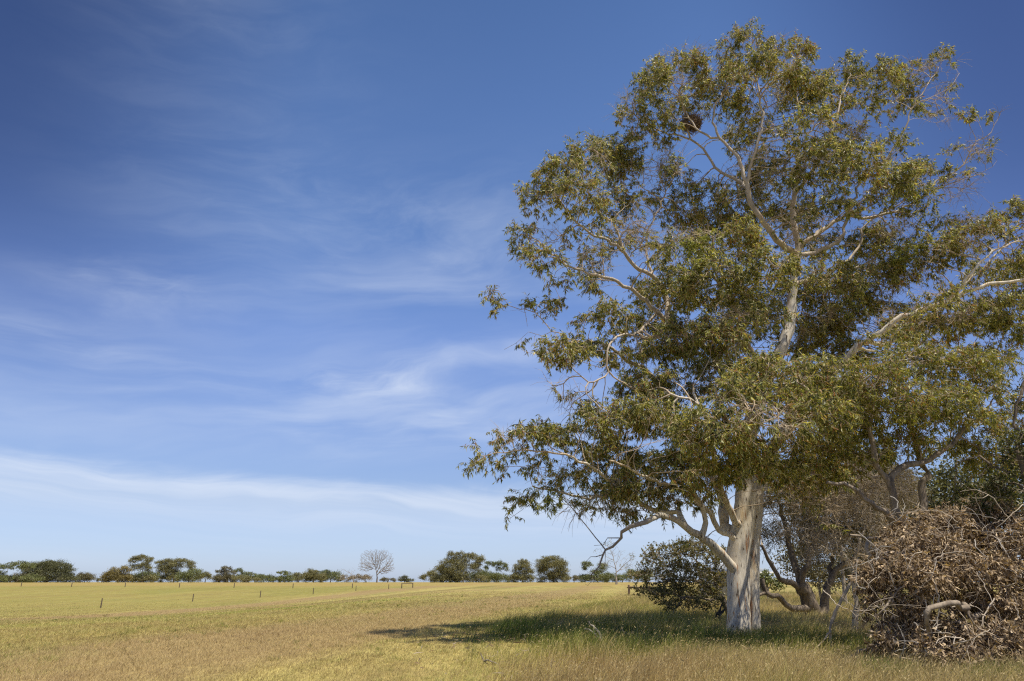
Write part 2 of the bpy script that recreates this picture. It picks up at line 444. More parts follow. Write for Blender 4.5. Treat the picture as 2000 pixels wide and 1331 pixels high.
# ------------------------------------------------------------------ skeletons
class Skel:
    def __init__(s, seed=0):
        s.P = []; s.par = []; s.R = []; s.tag = []; s.rng = np.random.default_rng(seed)
    def node(s, p, par, r=0., tg=0):
        s.P.append(np.asarray(p, float)); s.par.append(par); s.R.append(r); s.tag.append(tg)
        return len(s.P) - 1
    def nearest(s, p):
        return int(np.argmin(((np.array(s.P) - p) ** 2).sum(1)))
    def path(s, pts, r0, r1, parent=None, tg=0, step=.3, wob=.04):
        """catmull-rom tube path through 3-D points"""
        pts = [np.asarray(p, float) for p in pts]
        if parent is None and s.P:
            parent = s.nearest(pts[0])
        if parent is not None and parent >= 0:
            pts = [s.P[parent]] + (pts[1:] if np.linalg.norm(pts[0] - s.P[parent]) < 1.2 * step + .35 else pts)
        elif parent is None: parent = -1
        L = np.array(pts); k = len(L)
        Lp = np.vstack([2 * L[0] - L[1], L, 2 * L[-1] - L[-2]])
        out = []
        seg = [np.linalg.norm(L[i + 1] - L[i]) for i in range(k - 1)]
        tot = sum(seg); acc = 0
        for i in range(k - 1):
            n = max(1, int(round(seg[i] / step)))
            p0, p1, p2, p3 = Lp[i], Lp[i + 1], Lp[i + 2], Lp[i + 3]
            for j in range(1, n + 1):
                t = j / n
                q = .5 * ((2 * p1) + (-p0 + p2) * t + (2 * p0 - 5 * p1 + 4 * p2 - p3) * t * t + (-p0 + 3 * p1 - 3 * p2 + p3) * t ** 3)
                out.append((q, (acc + seg[i] * t) / tot))
            acc += seg[i]
        idx = parent
        if parent < 0:
            idx = s.node(L[0], -1, r0, tg)
        ids = [idx]
        for q, f in out:
            q = q + s.rng.normal(0, wob, 3) * (1 if f < .98 else 0)
            idx = s.node(q, idx, r0 + (r1 - r0) * f ** .85, tg)
            ids.append(idx)
        return ids
    def grow(s, A, step=.35, kill=.5, iters=90, jit=.25, up=0.0, maxd=1e9, keep=.55):
        A = np.asarray(A, float)
        if not len(A): return
        PN = np.array(s.P)
        best = np.full(len(A), 1e18); bi = np.zeros(len(A), int)
        for c in range(0, len(PN), 400):
            d = ((A[:, None] - PN[None, c:c + 400]) ** 2).sum(-1)
            j = d.argmin(1); dv = d[np.arange(len(A)), j]
            m = dv < best; best[m] = dv[m]; bi[m] = j[m] + c
        alive = (best > kill * kill) & (best < maxd * maxd)
        dirs = {}
        for i in range(len(s.P)):
            p = s.par[i]
            d = s.P[i] - s.P[p] if p >= 0 else np.array([0, 0, 1.])
            dirs[i] = d / (np.linalg.norm(d) + 1e-9)
        kids = np.zeros(len(s.P), int)
        for it in range(iters):
            ids = np.nonzero(alive)[0]
            if not len(ids): break
            b = bi[ids]
            full = kids[b] >= 3
            if full.any():
                alive[ids[full]] = False; ids = ids[~full]; b = bi[ids]
                if not len(ids): break
            dv = A[ids] - PN[b]
            dv /= np.linalg.norm(dv, axis=1)[:, None] + 1e-9
            u, inv = np.unique(b, return_inverse=True)
            acc = np.zeros((len(u), 3)); np.add.at(acc, inv, dv)
            newp = []; base = len(s.P)
            for k, n in enumerate(u):
                d = acc[k]; d = d / (np.linalg.norm(d) + 1e-9)
                d = d + dirs[n] * keep + s.rng.normal(0, jit, 3); d[2] += up
                d /= np.linalg.norm(d)
                q = s.P[n] + d * step
                j = s.node(q, int(n), 0, s.tag[n]); dirs[j] = d; newp.append(q)
            kids[u] += 1; kids = np.concatenate([kids, np.zeros(len(newp), int)])
            newp = np.array(newp); PN = np.vstack([PN, newp])
            for c in range(0, len(newp), 400):
                d = ((A[ids][:, None] - newp[None, c:c + 400]) ** 2).sum(-1)
                j = d.argmin(1); dd = d[np.arange(len(ids)), j]
                m = dd < best[ids]
                best[ids[m]] = dd[m]; bi[ids[m]] = base + c + j[m]
            alive[ids] = best[ids] > kill * kill
    def finish(s, tip=.006, exp=2.3, rmax=9):
        n = len(s.P); s.P = np.array(s.P); par = np.array(s.par); R0 = np.array(s.R)
        acc = np.zeros(n); s.depth = np.zeros(n, int); s.nch = np.zeros(n, int)
        r = np.zeros(n)
        for i in range(n - 1, -1, -1):
            r[i] = max(tip, acc[i] ** (1 / exp))
            if R0[i] > 0: r[i] = R0[i]
            r[i] = min(r[i], rmax)
            p = par[i]
            if p >= 0:
                acc[p] += min(r[i], .3) ** exp; s.nch[p] += 1
                s.depth[p] = max(s.depth[p], s.depth[i] + 1)
        for i in range(n):
            p = par[i]
            if p >= 0 and R0[i] == 0: r[i] = min(r[i], r[p] * .92)
        s.r = np.maximum(r, tip * .7); s.par = par; s.tag = np.array(s.tag)
        # main continuation child
        s.main = -np.ones(n, int); bestr = np.zeros(n)
        for i in range(n):
            p = par[i]
            if p >= 0 and s.r[i] > bestr[p]: bestr[p] = s.r[i]; s.main[p] = i
        d = np.zeros((n, 3)); d[:] = (0, 0, 1)
        for i in range(n):
            if par[i] >= 0: d[i] = s.P[i] - s.P[par[i]]
            elif s.main[i] >= 0: d[i] = s.P[s.main[i]] - s.P[i]
        d /= np.linalg.norm(d, axis=1)[:, None] + 1e-9
        s.dir = d
        s.ref = np.zeros((n, 3))
        for i in range(n):
            rf = s.ref[par[i]] if par[i] >= 0 else np.array([1., 0, 0])
            rf = rf - d[i] * rf.dot(d[i]); L = math.sqrt(rf.dot(rf))
            if L < 1e-4:
                rf = np.cross(d[i], (0.3, .5, .8)); L = math.sqrt(rf.dot(rf))
            s.ref[i] = rf / L
    def tubes(s, mask, sides=None, rough=0.0, flare=None):
        """verts, quads for edges (par[i] -> i) with mask[i]"""
        V = []; Fq = []; base = 0
        e = np.nonzero(mask & (s.par >= 0))[0]
        rr = s.r[e]
        S = np.where(rr > .16, 28, np.where(rr > .06, 12, np.where(rr > .02, 7, np.where(rr > .011, 4, 3)))) if sides is None else np.full(len(e), sides)
        for k in np.unique(S):
            ee = e[S == k]; n = len(ee)
            pr = s.par[ee]
            ismain = s.main[pr] == ee
            r0 = np.where(ismain, s.r[pr], np.minimum(s.r[pr], s.r[ee] * 1.25))
            an = np.arange(k) * 2 * math.pi / k
            def ring(c, d, rf, r):
                bt = np.cross(d, rf)
                v = c[:, None] + (rf[:, None] * np.cos(an)[None, :, None] + bt[:, None] * np.sin(an)[None, :, None]) * r[:, None, None]
                return v
            dd = np.where(ismain[:, None], s.dir[pr], s.dir[ee])
            rf = np.where(ismain[:, None], s.ref[pr], s.ref[ee])
            a = ring(s.P[pr], dd, rf, r0); b = ring(s.P[ee], s.dir[ee], s.ref[ee], s.r[ee])
            v = np.stack([a, b], 1).reshape(-1, 3)
            f0 = (np.arange(n) * 2 * k)[:, None] + np.arange(k)[None, :]
            f1 = (np.arange(n) * 2 * k)[:, None] + ((np.arange(k) + 1) % k)[None, :]
            q = np.stack([f0, f1, f1 + k, f0 + k], -1).reshape(-1, 4) + base
            V.append(v); Fq.append(q); base += len(v)
        if not V: return np.zeros((0, 3)), np.zeros((0, 4), int)
        V = np.vstack(V); Fq = np.vstack(Fq)
        # weld the shared rings so that the bark shades smoothly
        key = np.round(V * 2000).astype(np.int64)
        _, first, inv = np.unique(key, axis=0, return_index=True, return_inverse=True)
        V = V[first]; Fq = inv.ravel()[Fq]
        return V, Fq

def rough_up(V, amp, sx=2.2, sz=.6, center=None):
    """push the surface in and out to give flutes and lumps"""
    out = V.copy()
    for i, p in enumerate(V):
        n = mnoise.noise_vector(Vector((p[0] * sx, p[1] * sx, p[2] * sz)))
        m = mnoise.noise_vector(Vector((p[0] * sx * 3, p[1] * sx * 3, p[2] * sz * 3)))
        out[i] += np.array([n.x + .4 * m.x, n.y + .4 * m.y, (n.z) * .3]) * amp
    return out

def unit(v):
    return v / (np.linalg.norm(v, axis=-1, keepdims=True) + 1e-9)

def leaf_quads(p, d, L, W, rng):
    """diamond leaves from base p along d"""
    n = len(p)
    side = unit(np.cross(d, rng.normal(0, 1, (n, 3))))
    nrm = np.cross(d, side)
    bend = rng.normal(0, .10, (n, 1)) * L[:, None]
    a = p; c = p + d * L[:, None] + side * bend * 2
    m = p + d * (L * .42)[:, None] - nrm * (np.abs(bend)) * .6
    b = m + side * (W * .5)[:, None]; e = m - side * (W * .5)[:, None]
    V = np.stack([a, b, c, e], 1).reshape(-1, 3)
    Fq = (np.arange(n) * 4)[:, None] + np.arange(4)[None]
    return V, Fq

def sprays(S, nodes, rng, twigs=4, leaves=12, tl=(.3, .7), L=(.10, .17), W=(.02, .03), droop=.8, up=.25, centre=None, hang=.5, out_w=.6, twig_r=.0055):
    """twigs on the outer nodes with leaves hanging from them: (twig V,F),(leaf V,F)"""
    n = len(nodes) * twigs
    base = np.repeat(S.P[nodes], twigs, 0)
    dr = np.repeat(S.dir[nodes], twigs, 0) * out_w + rng.normal(0, .62, (n, 3)); dr[:, 2] += up
    dr = unit(dr)
    TL = rng.uniform(*tl, n)
    mid = base + dr * (TL * .55)[:, None]
    d2 = dr.copy(); d2[:, 2] -= hang; d2 = unit(d2 + rng.normal(0, .2, (n, 3)))
    end = mid + d2 * (TL * .45)[:, None]
    r = twig_r
    def tri(a, b, r0, r1):
        ax_ = unit(b - a); s1 = unit(np.cross(ax_, np.array([.31, .52, .79]))); s2 = np.cross(ax_, s1)
        ring = lambda c, rr: np.stack([c + s1 * rr, c + (-.5 * s1 + .87 * s2) * rr, c + (-.5 * s1 - .87 * s2) * rr], 1)
        V = np.concatenate([ring(a, r0), ring(b, r1)], 1).reshape(-1, 3)
        f = np.array([[0, 1, 4, 3], [1, 2, 5, 4], [2, 0, 3, 5]])
        return V, ((np.arange(len(a)) * 6)[:, None, None] + f[None]).reshape(-1, 4)
    v1, f1 = tri(base, mid, r, r * .8); v2, f2 = tri(mid, end, r * .8, r * .4)
    TV = np.vstack([v1, v2]); TF = np.vstack([f1, f2 + len(v1)])
    k = n * leaves
    t = rng.uniform(.25, 1.0, k)
    ti = np.repeat(np.arange(n), leaves)
    lp = np.where((t < .55)[:, None], base[ti] + (mid - base)[ti] * (t / .55)[:, None], mid[ti] + (end - mid)[ti] * ((t - .55) / .45)[:, None])
    ld = d2[ti] * .35 + rng.normal(0, .55, (k, 3)); ld[:, 2] -= droop
    ld = unit(ld)
    LV, LF = leaf_quads(lp, ld, rng.uniform(*L, k), rng.uniform(*W, k), rng)
    return (TV, TF), (LV, LF)

def lobe_points(lobes, Y0, rng, dens=1.0, shell=(.45, 1.0), zmin=-.55, depthk=1.05):
    """points in the upper and outer shell of each ellipsoid of foliage"""
    out = []
    for lb in lobes:
        u, v, ru, rv, dY = lb[:5]
        k = lb[5] if len(lb) > 5 else 1.0
        c = P(u, v, Y0 + dY); s = mpp(v, Y0 + dY)
        rad = np.array([ru * s, ru * s * depthk, rv * s])
        area = (rad[0] * rad[2] + rad[0] * rad[1]) * 2
        n = max(4, int(area * dens * k))
        d = unit(rng.normal(0, 1, (n * 3, 3)))
        d = d[d[:, 2] > zmin][:n]
        rr = rng.uniform(shell[0] ** 2, shell[1] ** 2, len(d)) ** .5
        out.append(c + d * rr[:, None] * rad)
    return np.vstack(out)

def box(cx, cy, cz, sx, sy, sz):
    v = np.array([[x, y, z] for z in (-.5, .5) for y in (-.5, .5) for x in (-.5, .5)]) * (sx, sy, sz) + (cx, cy, cz)
    f = np.array([[0, 2, 3, 1], [4, 5, 7, 6], [0, 1, 5, 4], [2, 6, 7, 3], [0, 4, 6, 2], [1, 3, 7, 5]])
    return v, f

def cyl(a, b, r0, r1, n=8, cap=True):
    a = np.asarray(a, float); b = np.asarray(b, float)
    d = (b - a) / np.linalg.norm(b - a)
    s1 = np.cross(d, (.3, .9, .1)); s1 /= np.linalg.norm(s1); s2 = np.cross(d, s1)
    an = np.arange(n) * 2 * math.pi / n
    rg = lambda c, r: c + (np.cos(an)[:, None] * s1 + np.sin(an)[:, None] * s2) * r
    V = np.vstack([rg(a, r0), rg(b, r1), rg(b, r1 * .9) + d * r1 * .2, [b + d * r1 * .25]])
    q = []
    for k in (0, 1):
        for j in range(n):
            q.append([k * n + j, k * n + (j + 1) % n, (k + 1) * n + (j + 1) % n, (k + 1) * n + j])
    tr = [[2 * n + j, 2 * n + (j + 1) % n, 3 * n] for j in range(n)]
    return V, [np.array(q), np.array(tr)]

def join(parts):
    V = []; Q = []; b = 0
    for v, f in parts:
        fl = [f] if isinstance(f, np.ndarray) else f
        for g in fl: Q.append(g + b)
        V.append(v); b += len(v)
    qs = [g for g in Q if g.shape[1] == 4]; ts = [g for g in Q if g.shape[1] == 3]
    out = []
    if qs: out.append(np.vstack(qs))
    if ts: out.append(np.vstack(ts))
    return np.vstack(V), out

# ------------------------------------------------------------------ the big gum
def big_gum():
    Y0 = 24.4
    base = G(1450, 1243)
    root = thing('gum_tree', 'tall spreading gum tree with pale smooth double trunk at the field edge', 'tree', base)
    S = Skel(11)
    lean = lambda u: -2.6 * float(ss(1330, 1080, u))
    q = lambda pts: [P(u, v, Y0 + d + lean(u)) for (u, v, d) in pts]
    # tag 1 = trunk column, 2 = second column; larger tags = limbs
    A = S.path(q([(1442, 1258, -.25), (1443, 1200, -.15), (1443, 1140, -.1), (1444, 1080, 0), (1451, 1030, 0), (1456, 970, 0), (1458, 900, 0), (1470, 820, .3), (1500, 740, .6), (1535, 660, .8), (1546, 600, .9)]), .40, .20, -1, 1, wob=.01)
    for k in A:                                    # real girth along the stem
        z = S.P[k][2]
        S.R[k] = float(np.interp(z, [0, .25, .6, 1.5, 3.2, 4.5, 6, 9, 14], [.42, .39, .375, .375, .39, .36, .31, .24, .19]))
    B = S.path(q([(1475, 1258, -.15), (1474, 1200, -.1), (1472, 1130, -.05), (1472, 1070, .05), (1477, 1010, .15), (1484, 950, .3), (1495, 900, .5), (1530, 840, .8), (1575, 780, .8), (1630, 722, .8)]), .27, .20, -1, 2, wob=.01)
    for k in B:
        z = S.P[k][2]
        S.R[k] = float(np.interp(z, [0, .3, 1.0, 3.0, 5, 7.5, 12], [.22, .20, .20, .21, .20, .19, .17]))
    def limb(pts, r0, r1, tg, wob=.035):
        return S.path(q(pts), r0 * (.86 if tg < 7 else .74), r1 * .75, None, tg, wob=wob)
    # -- low left limbs
    limb([(1445, 1115, 0), (1415, 1092, -.6), (1385, 1060, -1.2), (1368, 1046, -1.5), (1340, 1030, -2), (1314, 1012, -2.3), (1291, 1006, -2.6), (1262, 1020, -2.9)], .20, .10, 3)
    limb([(1262, 1020, -2.9), (1235, 1028, -2.4), (1213, 1041, -1.8), (1197, 1064, -1.3), (1174, 1084, -.9), (1163, 1105, -.7), (1152, 1126, -.6)], .10, .02, 16)
    limb([(1085, 961, 1), (1045, 972, .8), (1018, 992, .7), (1002, 1012, .6), (990, 1034, .6)], .025, .006, 16)
    limb([(1205, 1052, -1.5), (1190, 1050, -1.2), (1178, 1064, -1.1), (1160, 1066, -1)], .03, .008, 16)
    limb([(1174, 1084, -.9), (1150, 1090, -.8), (1138, 1104, -.7)], .025, .007, 16)
    limb([(1155, 1118, -.6), (1156, 1136, -.6), (1151, 1144, -.6), (1143, 1141, -.6)], .014, .006, 16)
    limb([(1186, 1074, -1.1), (1183, 1100, -1), (1178, 1118, -1)], .02, .006, 16)
    limb([(1372, 1048, -1.4), (1377, 1019, -1.5), (1370, 990, -1.6), (1350, 960, -1.8), (1310, 935, -2)], .12, .05, 3)
    limb([(1340, 1030, -2.0), (1320, 1004, -1.6), (1290, 1000, -1), (1240, 975, 0), (1190, 965, .5), (1150, 975, .8), (1090, 962, 1), (1040, 950, 1)], .12, .03, 3)
    limb([(1240, 975, 0), (1180, 930, -.6), (1120, 895, -1), (1050, 880, -1.2), (985, 885, -1.2)], .09, .02, 3)
    limb([(1450, 1060, 0), (1424, 1044, -.4), (1404, 1035, -.8), (1388, 1005, -1.2), (1360, 975, -1.6), (1310, 950, -2.2), (1250, 930, -3), (1190, 900, -3.5)], .13, .03, 4)
    limb([(1450, 1050, .2), (1418, 1028, .6), (1413, 985, 1.0), (1400, 945, 1.5), (1370, 890, 2.0), (1320, 830, 2.4), (1282, 751, 2.2), (1255, 720, 2), (1224, 705, 1.6), (1197, 683, 1.2), (1168, 668, 1.0), (1120, 680, .6)], .24, .04, 5)
    limb([(1448, 1035, -.2), (1433, 1015, -.6), (1422, 990, -1), (1411, 955, -1.6), (1400, 900, -2.6), (1390, 840, -3.6), (1360, 790, -4), (1310, 770, -4.2)], .15, .05, 6)
    # -- left fan
    limb([(1470, 820, .3), (1430, 760, .2), (1400, 710, 0), (1360, 665, -.2), (1309, 636, -.4), (1272, 599, -.5), (1231, 565, -.4), (1194, 547, -.3), (1137, 532, 0), (1086, 504, 0), (1060, 480, 0)], .22, .035, 7)
    limb([(1309, 636, -.4), (1304, 600, 0), (1296, 562, .2), (1272, 538, .3), (1238, 521, .4), (1221, 494, .4), (1194, 474, .2), (1153, 455, 0), (1115, 420, 0), (1090, 385, 0)], .16, .03, 7)
    limb([(1221, 494, .4), (1200, 440, .6), (1160, 400, .6), (1140, 360, .6)], .07, .03, 7)
    limb([(1272, 538, .3), (1262, 490, 1), (1265, 450, 1.2), (1282, 415, 1.2), (1300, 375, 1)], .08, .03, 7)
    limb([(1275, 620, -.6), (1245, 650, -1), (1214, 654, -1.3), (1190, 672, -1.4), (1185, 700, -1.4), (1188, 728, -1.4), (1170, 742, -1.5), (1150, 747, -1.5), (1120, 722, -1.4)], .085, .025, 8, .015)
    limb([(1168, 668, 1.0), (1130, 665, .5), (1093, 653, 0), (1066, 637, 0), (1042, 609, 0), (1015, 604, 0), (995, 598, 0), (988, 582, 0), (975, 568, 0), (958, 567, 0)], .045, .010, 8, .03)
    limb([(1078, 661, 0), (1060, 655, -.2), (1035, 649, -.3), (1020, 660, -.4), (1008, 671, -.4), (985, 683, -.4)], .016, .006, 8, .02)
    # -- inner stems
    limb([(1500, 740, .6), (1470, 690, -.5), (1450, 640, -1.4), (1430, 590, -2), (1400, 540, -2.4)], .13, .05, 9)
    limb([(1546, 600, .9), (1550, 540, .8), (1558, 486, .8), (1549, 432, .6), (1551, 381, .4), (1558, 337, .4), (1561, 270, .3), (1558, 215, .2), (1550, 160, 0)], .21, .035, 1, .02)
    limb([(1556, 505, .8), (1518, 468, .2), (1494, 437, -.2), (1470, 402, -.4), (1457, 355, -.6), (1448, 322, -.6), (1424, 287, -.5), (1380, 263, -.3), (1350, 240, 0), (1328, 195, 0)], .19, .03, 10)
    limb([(1470, 402, -.4), (1450, 358, .6), (1407, 337, 1), (1380, 303, 1), (1350, 272, 1), (1306, 263, .8), (1272, 246, .6), (1240, 225, .4)], .12, .03, 10)
    limb([(1350, 272, 1), (1336, 232, .6), (1330, 190, .5), (1310, 155, .4)], .06, .02, 10)
    limb([(1400, 272, -.4), (1393, 237, -.6), (1402, 202, -.6), (1416, 172, -.5), (1440, 120, -.3)], .07, .02, 10)
    limb([(1457, 355, -.6), (1475, 300, -1), (1490, 240, -1), (1480, 170, -.6), (1460, 100, 0)], .09, .02, 10)
    limb([(1558, 486, .8), (1590, 460, .6), (1636, 430, 1), (1660, 421, 1.2), (1700, 424, 1.4), (1754, 411, 1.4), (1800, 385, 1.2), (1822, 361, 1), (1856, 341, .8), (1883, 320, .6), (1900, 285, .4), (1935, 258, .3), (1954, 222, .2)], .14, .012, 11, .03)
    limb([(1815, 368, 1), (1840, 366, .8), (1872, 352, .6), (1916, 340, .5), (1947, 314, .4)], .04, .008, 11)
    limb([(1835, 367, .8), (1865, 364, .7), (1893, 370, .6), (1912, 376, .5), (1923, 388, .4)], .02, .006, 11)
    limb([(1883, 320, .6), (1870, 290, .5), (1855, 305, .5)], .02, .008, 11)
    limb([(1553, 500, .8), (1600, 490, 1.6), (1640, 466, 2), (1655, 420, 2), (1680, 360, 1.6), (1690, 335, 1.4), (1730, 314, 1.2), (1750, 280, 1), (1771, 246, .8), (1788, 202, .6), (1815, 162, .6), (1838, 120, .6)], .13, .015, 12)
    limb([(1788, 202, .6), (1825, 188, .6), (1860, 166, .5), (1874, 143, .4)], .03, .01, 12)
    limb([(1551, 381, .4), (1590, 330, -.6), (1620, 270, -1), (1640, 200, -.8), (1660, 150, 0)], .10, .02, 12)
    limb([(1560, 290, .3), (1600, 240, 1), (1680, 200, 1.3), (1720, 165, 1)], .06, .02, 12)
    # -- right side
    limb([(1560, 560, .9), (1610, 540, 1.6), (1670, 493, 2.2), (1688, 440, 2.2), (1716, 420, 2), (1755, 400, 1.6), (1780, 370, 1.2)], .13, .03, 13)
    limb([(1600, 560, 1.5), (1680, 520, 2.4), (1740, 490, 2.4), (1800, 475, 2), (1860, 465, 1.6)], .09, .03, 13)
    limb([(1630, 722, .8), (1668, 682, .4), (1720, 648, 0), (1780, 612, -.4), (1850, 590, -.8), (1900, 565, -1.2), (1950, 552, -1.4), (2010, 545, -1.6), (2080, 520, -1.6)], .20, .05, 14)
    limb([(1690, 668, .3), (1740, 670, .8), (1785, 640, 1), (1840, 600, 1.4), (1900, 540, 1.2), (1960, 480, 1), (1990, 430, 1)], .11, .03, 14)
    limb([(1850, 590, -.8), (1890, 545, -1.4), (1930, 500, -1.6), (1990, 470, -1.6)], .09, .03, 14)
    limb([(1668, 682, .4), (1760, 690, 1.5), (1850, 680, 2), (1920, 690, 1.5), (1990, 682, 1)], .07, .02, 14)
    limb([(1502, 900, .7), (1540, 850, -1), (1570, 800, -3), (1580, 760, -4), (1560, 730, -5)], .15, .05, 15)
    limb([(1462, 880, 0), (1450, 850, -2), (1440, 820, -4), (1450, 780, -5.5)], .14, .05, 15)
    limb([(1500, 915, .7), (1560, 930, 1.2), (1620, 900, 1.5), (1660, 860, 1.5)], .10, .03, 15)
    HL = [(1450,105,55,36,0),(1530,118,58,32,1),(1480,165,80,40,-1),(1565,185,55,35,0),(1330,138,52,32,0),(1290,175,58,38,-1),(1238,225,36,52,0),(1370,185,60,40,1),(1290,250,50,28,0),
        (1640,155,50,28,1,.8),(1710,162,48,30,0,.8),(1790,150,38,32,1,.8),(1835,128,26,24,1,.7),(1856,162,20,14,1,.7),(1640,210,42,22,0,.7),(1720,205,42,26,1,.6),(1775,205,24,26,2,.5),
        (1570,262,58,38,-2,.8),(1470,262,60,38,2,.8),(1655,258,38,18,1,.5),(1600,330,68,48,-2),(1680,325,52,42,-3,.9),(1500,350,60,48,2,.6),(1740,292,36,20,0,.6),(1800,345,38,32,0,.9),(1740,368,58,38,-1),(1620,415,58,32,-2,.7),(1785,398,42,22,0,.9),(1440,400,46,34,1,.6),(1370,368,44,26,2,.7),
        (1900,232,20,10,0,.55),(1945,228,13,12,0,.55),(1850,300,15,9,0,.45),(1852,336,10,6,0,.4),
        (1200,298,48,28,1),(1150,315,48,32,0),(1090,345,44,34,0),(1048,392,28,34,0),(1230,338,48,36,1),(1130,385,56,32,-1),(1210,398,48,28,1,.7),(1290,398,45,30,2,.7),(1308,330,30,20,1,.7),(1345,435,52,26,2,.7),
        (1030,468,25,28,0),(1062,505,32,26,-1,.9),(1090,468,28,22,1,.7),(1140,452,28,12,0,.5),(1048,604,25,20,0,.6),(1085,588,16,22,1,.5),(1068,550,12,7,0,.4),(964,577,12,10,0,.5),(970,607,7,4,0,.5),
        (1195,618,38,22,-1),(1142,632,17,17,0,.7),(1100,692,56,27,-1,.95),(1152,680,36,26,0,.8),(1165,553,28,14,1,.6),(1110,548,18,9,0,.5),(1120,790,14,26,0,.25),(1150,800,24,12,0,.6),
        (1330,500,78,38,-2),(1420,482,70,38,-3),(1385,560,85,46,-3),(1480,540,76,46,-3,.9),(1560,572,50,38,2,.5),(1300,585,55,40,0,.7),(1262,570,32,36,2,.4),(1300,672,66,46,-2),(1385,670,72,50,-3),(1465,640,60,42,3,.5),(1500,620,40,40,-3,.4),
        (1242,758,36,42,-1),(1310,770,68,42,-3),(1395,750,60,46,-3,.8),(1500,740,85,38,-5),(1580,745,68,36,-4,.9),(1440,700,50,30,2,.5),
        (1620,560,64,46,1,.8),(1700,560,66,48,2),(1780,522,66,36,1),(1850,498,56,36,0),(1920,470,56,34,-1),(1982,428,26,36,0),(2040,450,50,55,0),(1870,442,44,18,1,.8),(1950,530,56,24,2,.8),(1720,505,52,18,3,.7),(1640,630,56,36,2,.7),(1770,622,54,24,3,.7),(1830,645,66,26,3,.8),(1900,628,56,28,2,.8),(1965,640,38,22,0,.8),(2040,580,50,70,0),
        (1200,820,66,36,-2),(1290,832,76,42,-4),(1390,852,78,46,-6),(1480,830,78,52,-7),(1570,822,78,48,-6),(1450,775,66,36,-6),(1648,800,56,42,-4),(1180,895,64,36,0,.9),(1258,915,64,30,2,.8),(1335,912,54,34,-2,.8),
        (1110,860,48,26,0),(1050,858,42,22,-1),(985,868,32,20,-1),(945,897,24,24,-1),(990,915,17,14,0,.8),(1060,922,42,24,0,.7),(1020,975,18,20,0,.7),(1118,940,44,26,1,.7),(1190,962,44,20,2,.7),(1140,1005,16,9,1,.5),(1560,892,64,30,-4,.9),(1470,885,46,22,-5,.7),(1615,875,46,36,-3,.9)]
    HL += [(1955,590,40,30,-1),(1985,650,30,26,0,.8),(1930,690,40,18,1,.7),(1990,520,30,30,-1),(1605,640,50,36,3.5),(1665,590,56,40,3.5),(1580,680,44,36,4,.8),(1450,600,60,40,4,.8),(1700,470,50,30,3,.8),(1610,480,46,26,3,.7),(1550,420,50,40,3,.7),(1480,440,40,30,3,.6),
        (1400,440,60,30,3,.7),(1240,470,50,26,2,.5),(1170,500,40,20,1.5,.5),(1255,645,44,40,2,.6),(1215,700,36,26,1,.6),(1660,700,56,36,2.5,.9),(1740,665,44,22,-1.2,.6),(1830,585,50,18,-2.2,.6),(1600,770,60,36,-1),
        (1230,955,56,22,-1.5),(1310,955,60,24,-2.5),(1385,925,56,28,-4),(1450,905,50,26,-5),(1530,915,56,30,-4),(1600,930,50,34,-2),(1660,870,50,50,0),(1360,985,40,16,-.5,.5),(1270,1000,40,12,.5,.5),(1100,985,30,14,.5,.7),(1210,1000,30,10,1,.4)]
    HL = [(l[0], l[1], l[2] * .95, l[3] * .93, l[4] + lean(l[0]), *l[5:]) for l in HL]
    rng = np.random.default_rng(5)
    pts = lobe_points(HL, Y0, rng, dens=55)
    BL = [(1200,985,60,20,0),(1280,975,60,24,-1),(1360,960,50,28,-2),(1120,1000,30,16,.5),(1120,780,36,26,0),(1085,750,26,12,0),(1400,960,30,36,-1),(1560,960,46,36,-2),(1610,985,40,40,-1),(1375,1055,26,18,1),
        (1220,460,60,30,0),(1160,515,46,24,0),(1480,330,56,50,1),(1640,285,56,26,1),(1560,620,60,50,2),(1760,440,50,26,1),(1870,365,40,22,.6),(1910,295,30,26,.3),(1300,330,50,40,.5),(1560,450,60,40,0),(1420,640,70,50,-1),(1850,600,60,30,-1),(1740,640,60,30,.5),(1830,210,26,40,.6),(1330,700,50,60,-1)]
    BL = [(l[0], l[1], l[2], l[3], l[4] + lean(l[0])) for l in BL]
    bare = lobe_points(BL, Y0, rng, dens=34, shell=(.2, 1), zmin=-1)
    leafy = pts
    pts = np.vstack([pts, bare])
    S.grow(pts, step=.24, kill=.21, jit=.20, up=.02)
    S.finish(tip=.0085, exp=2.25)
    print('gum nodes', len(S.P))
    thick = (S.r > .045)
    for tg, nm in ((1, 'trunk'), (2, 'trunk')):
        V, Fq = S.tubes((S.tag == tg) & (S.r > .15))
        V = rough_up(V, .05, 2.4, .5)
        mesh_np(nm, V, Fq, M['gum_bark'], root, True)
    for tg in range(1, 17):
        m = (S.tag == tg) & (S.r > .03)
        if tg < 3: m &= (S.r <= .15)
        V, Fq = S.tubes(m)
        if len(V): mesh_np('limb', V, Fq, M['bare_wood'] if tg == 16 else M['limb_bark'] if tg not in (3, 4, 5, 6, 14) else M['gum_bark'], root, True)
    V, Fq = S.tubes((S.r <= .03) & (S.tag == 16)); mesh_np('twigs', V, Fq, M['bare_wood'], root, True)
    V, Fq = S.tubes((S.r <= .03) & (S.tag != 16))
    mesh_np('twigs', V, Fq, M['tan_twig'], root, True)
    tips = np.nonzero((S.depth <= 1) & (np.array(S.R) == 0))[0]
    def near2(A):
        out = np.full(len(tips), 1e9)
        for c in range(0, len(A), 500):
            out = np.minimum(out, ((S.P[tips][:, None] - A[None, c:c + 500]) ** 2).sum(-1).min(1))
        return out
    clump = np.array([mnoise.noise(Vector(p * .95)) + .45 * mnoise.noise(Vector(p * 2.3)) for p in S.P[tips]])
    isbare = (near2(bare) < near2(leafy)) & (rng.uniform(0, 1, len(tips)) < .8) | (clump < np.where(S.P[tips][:, 2] < 13, -.36, -.22))
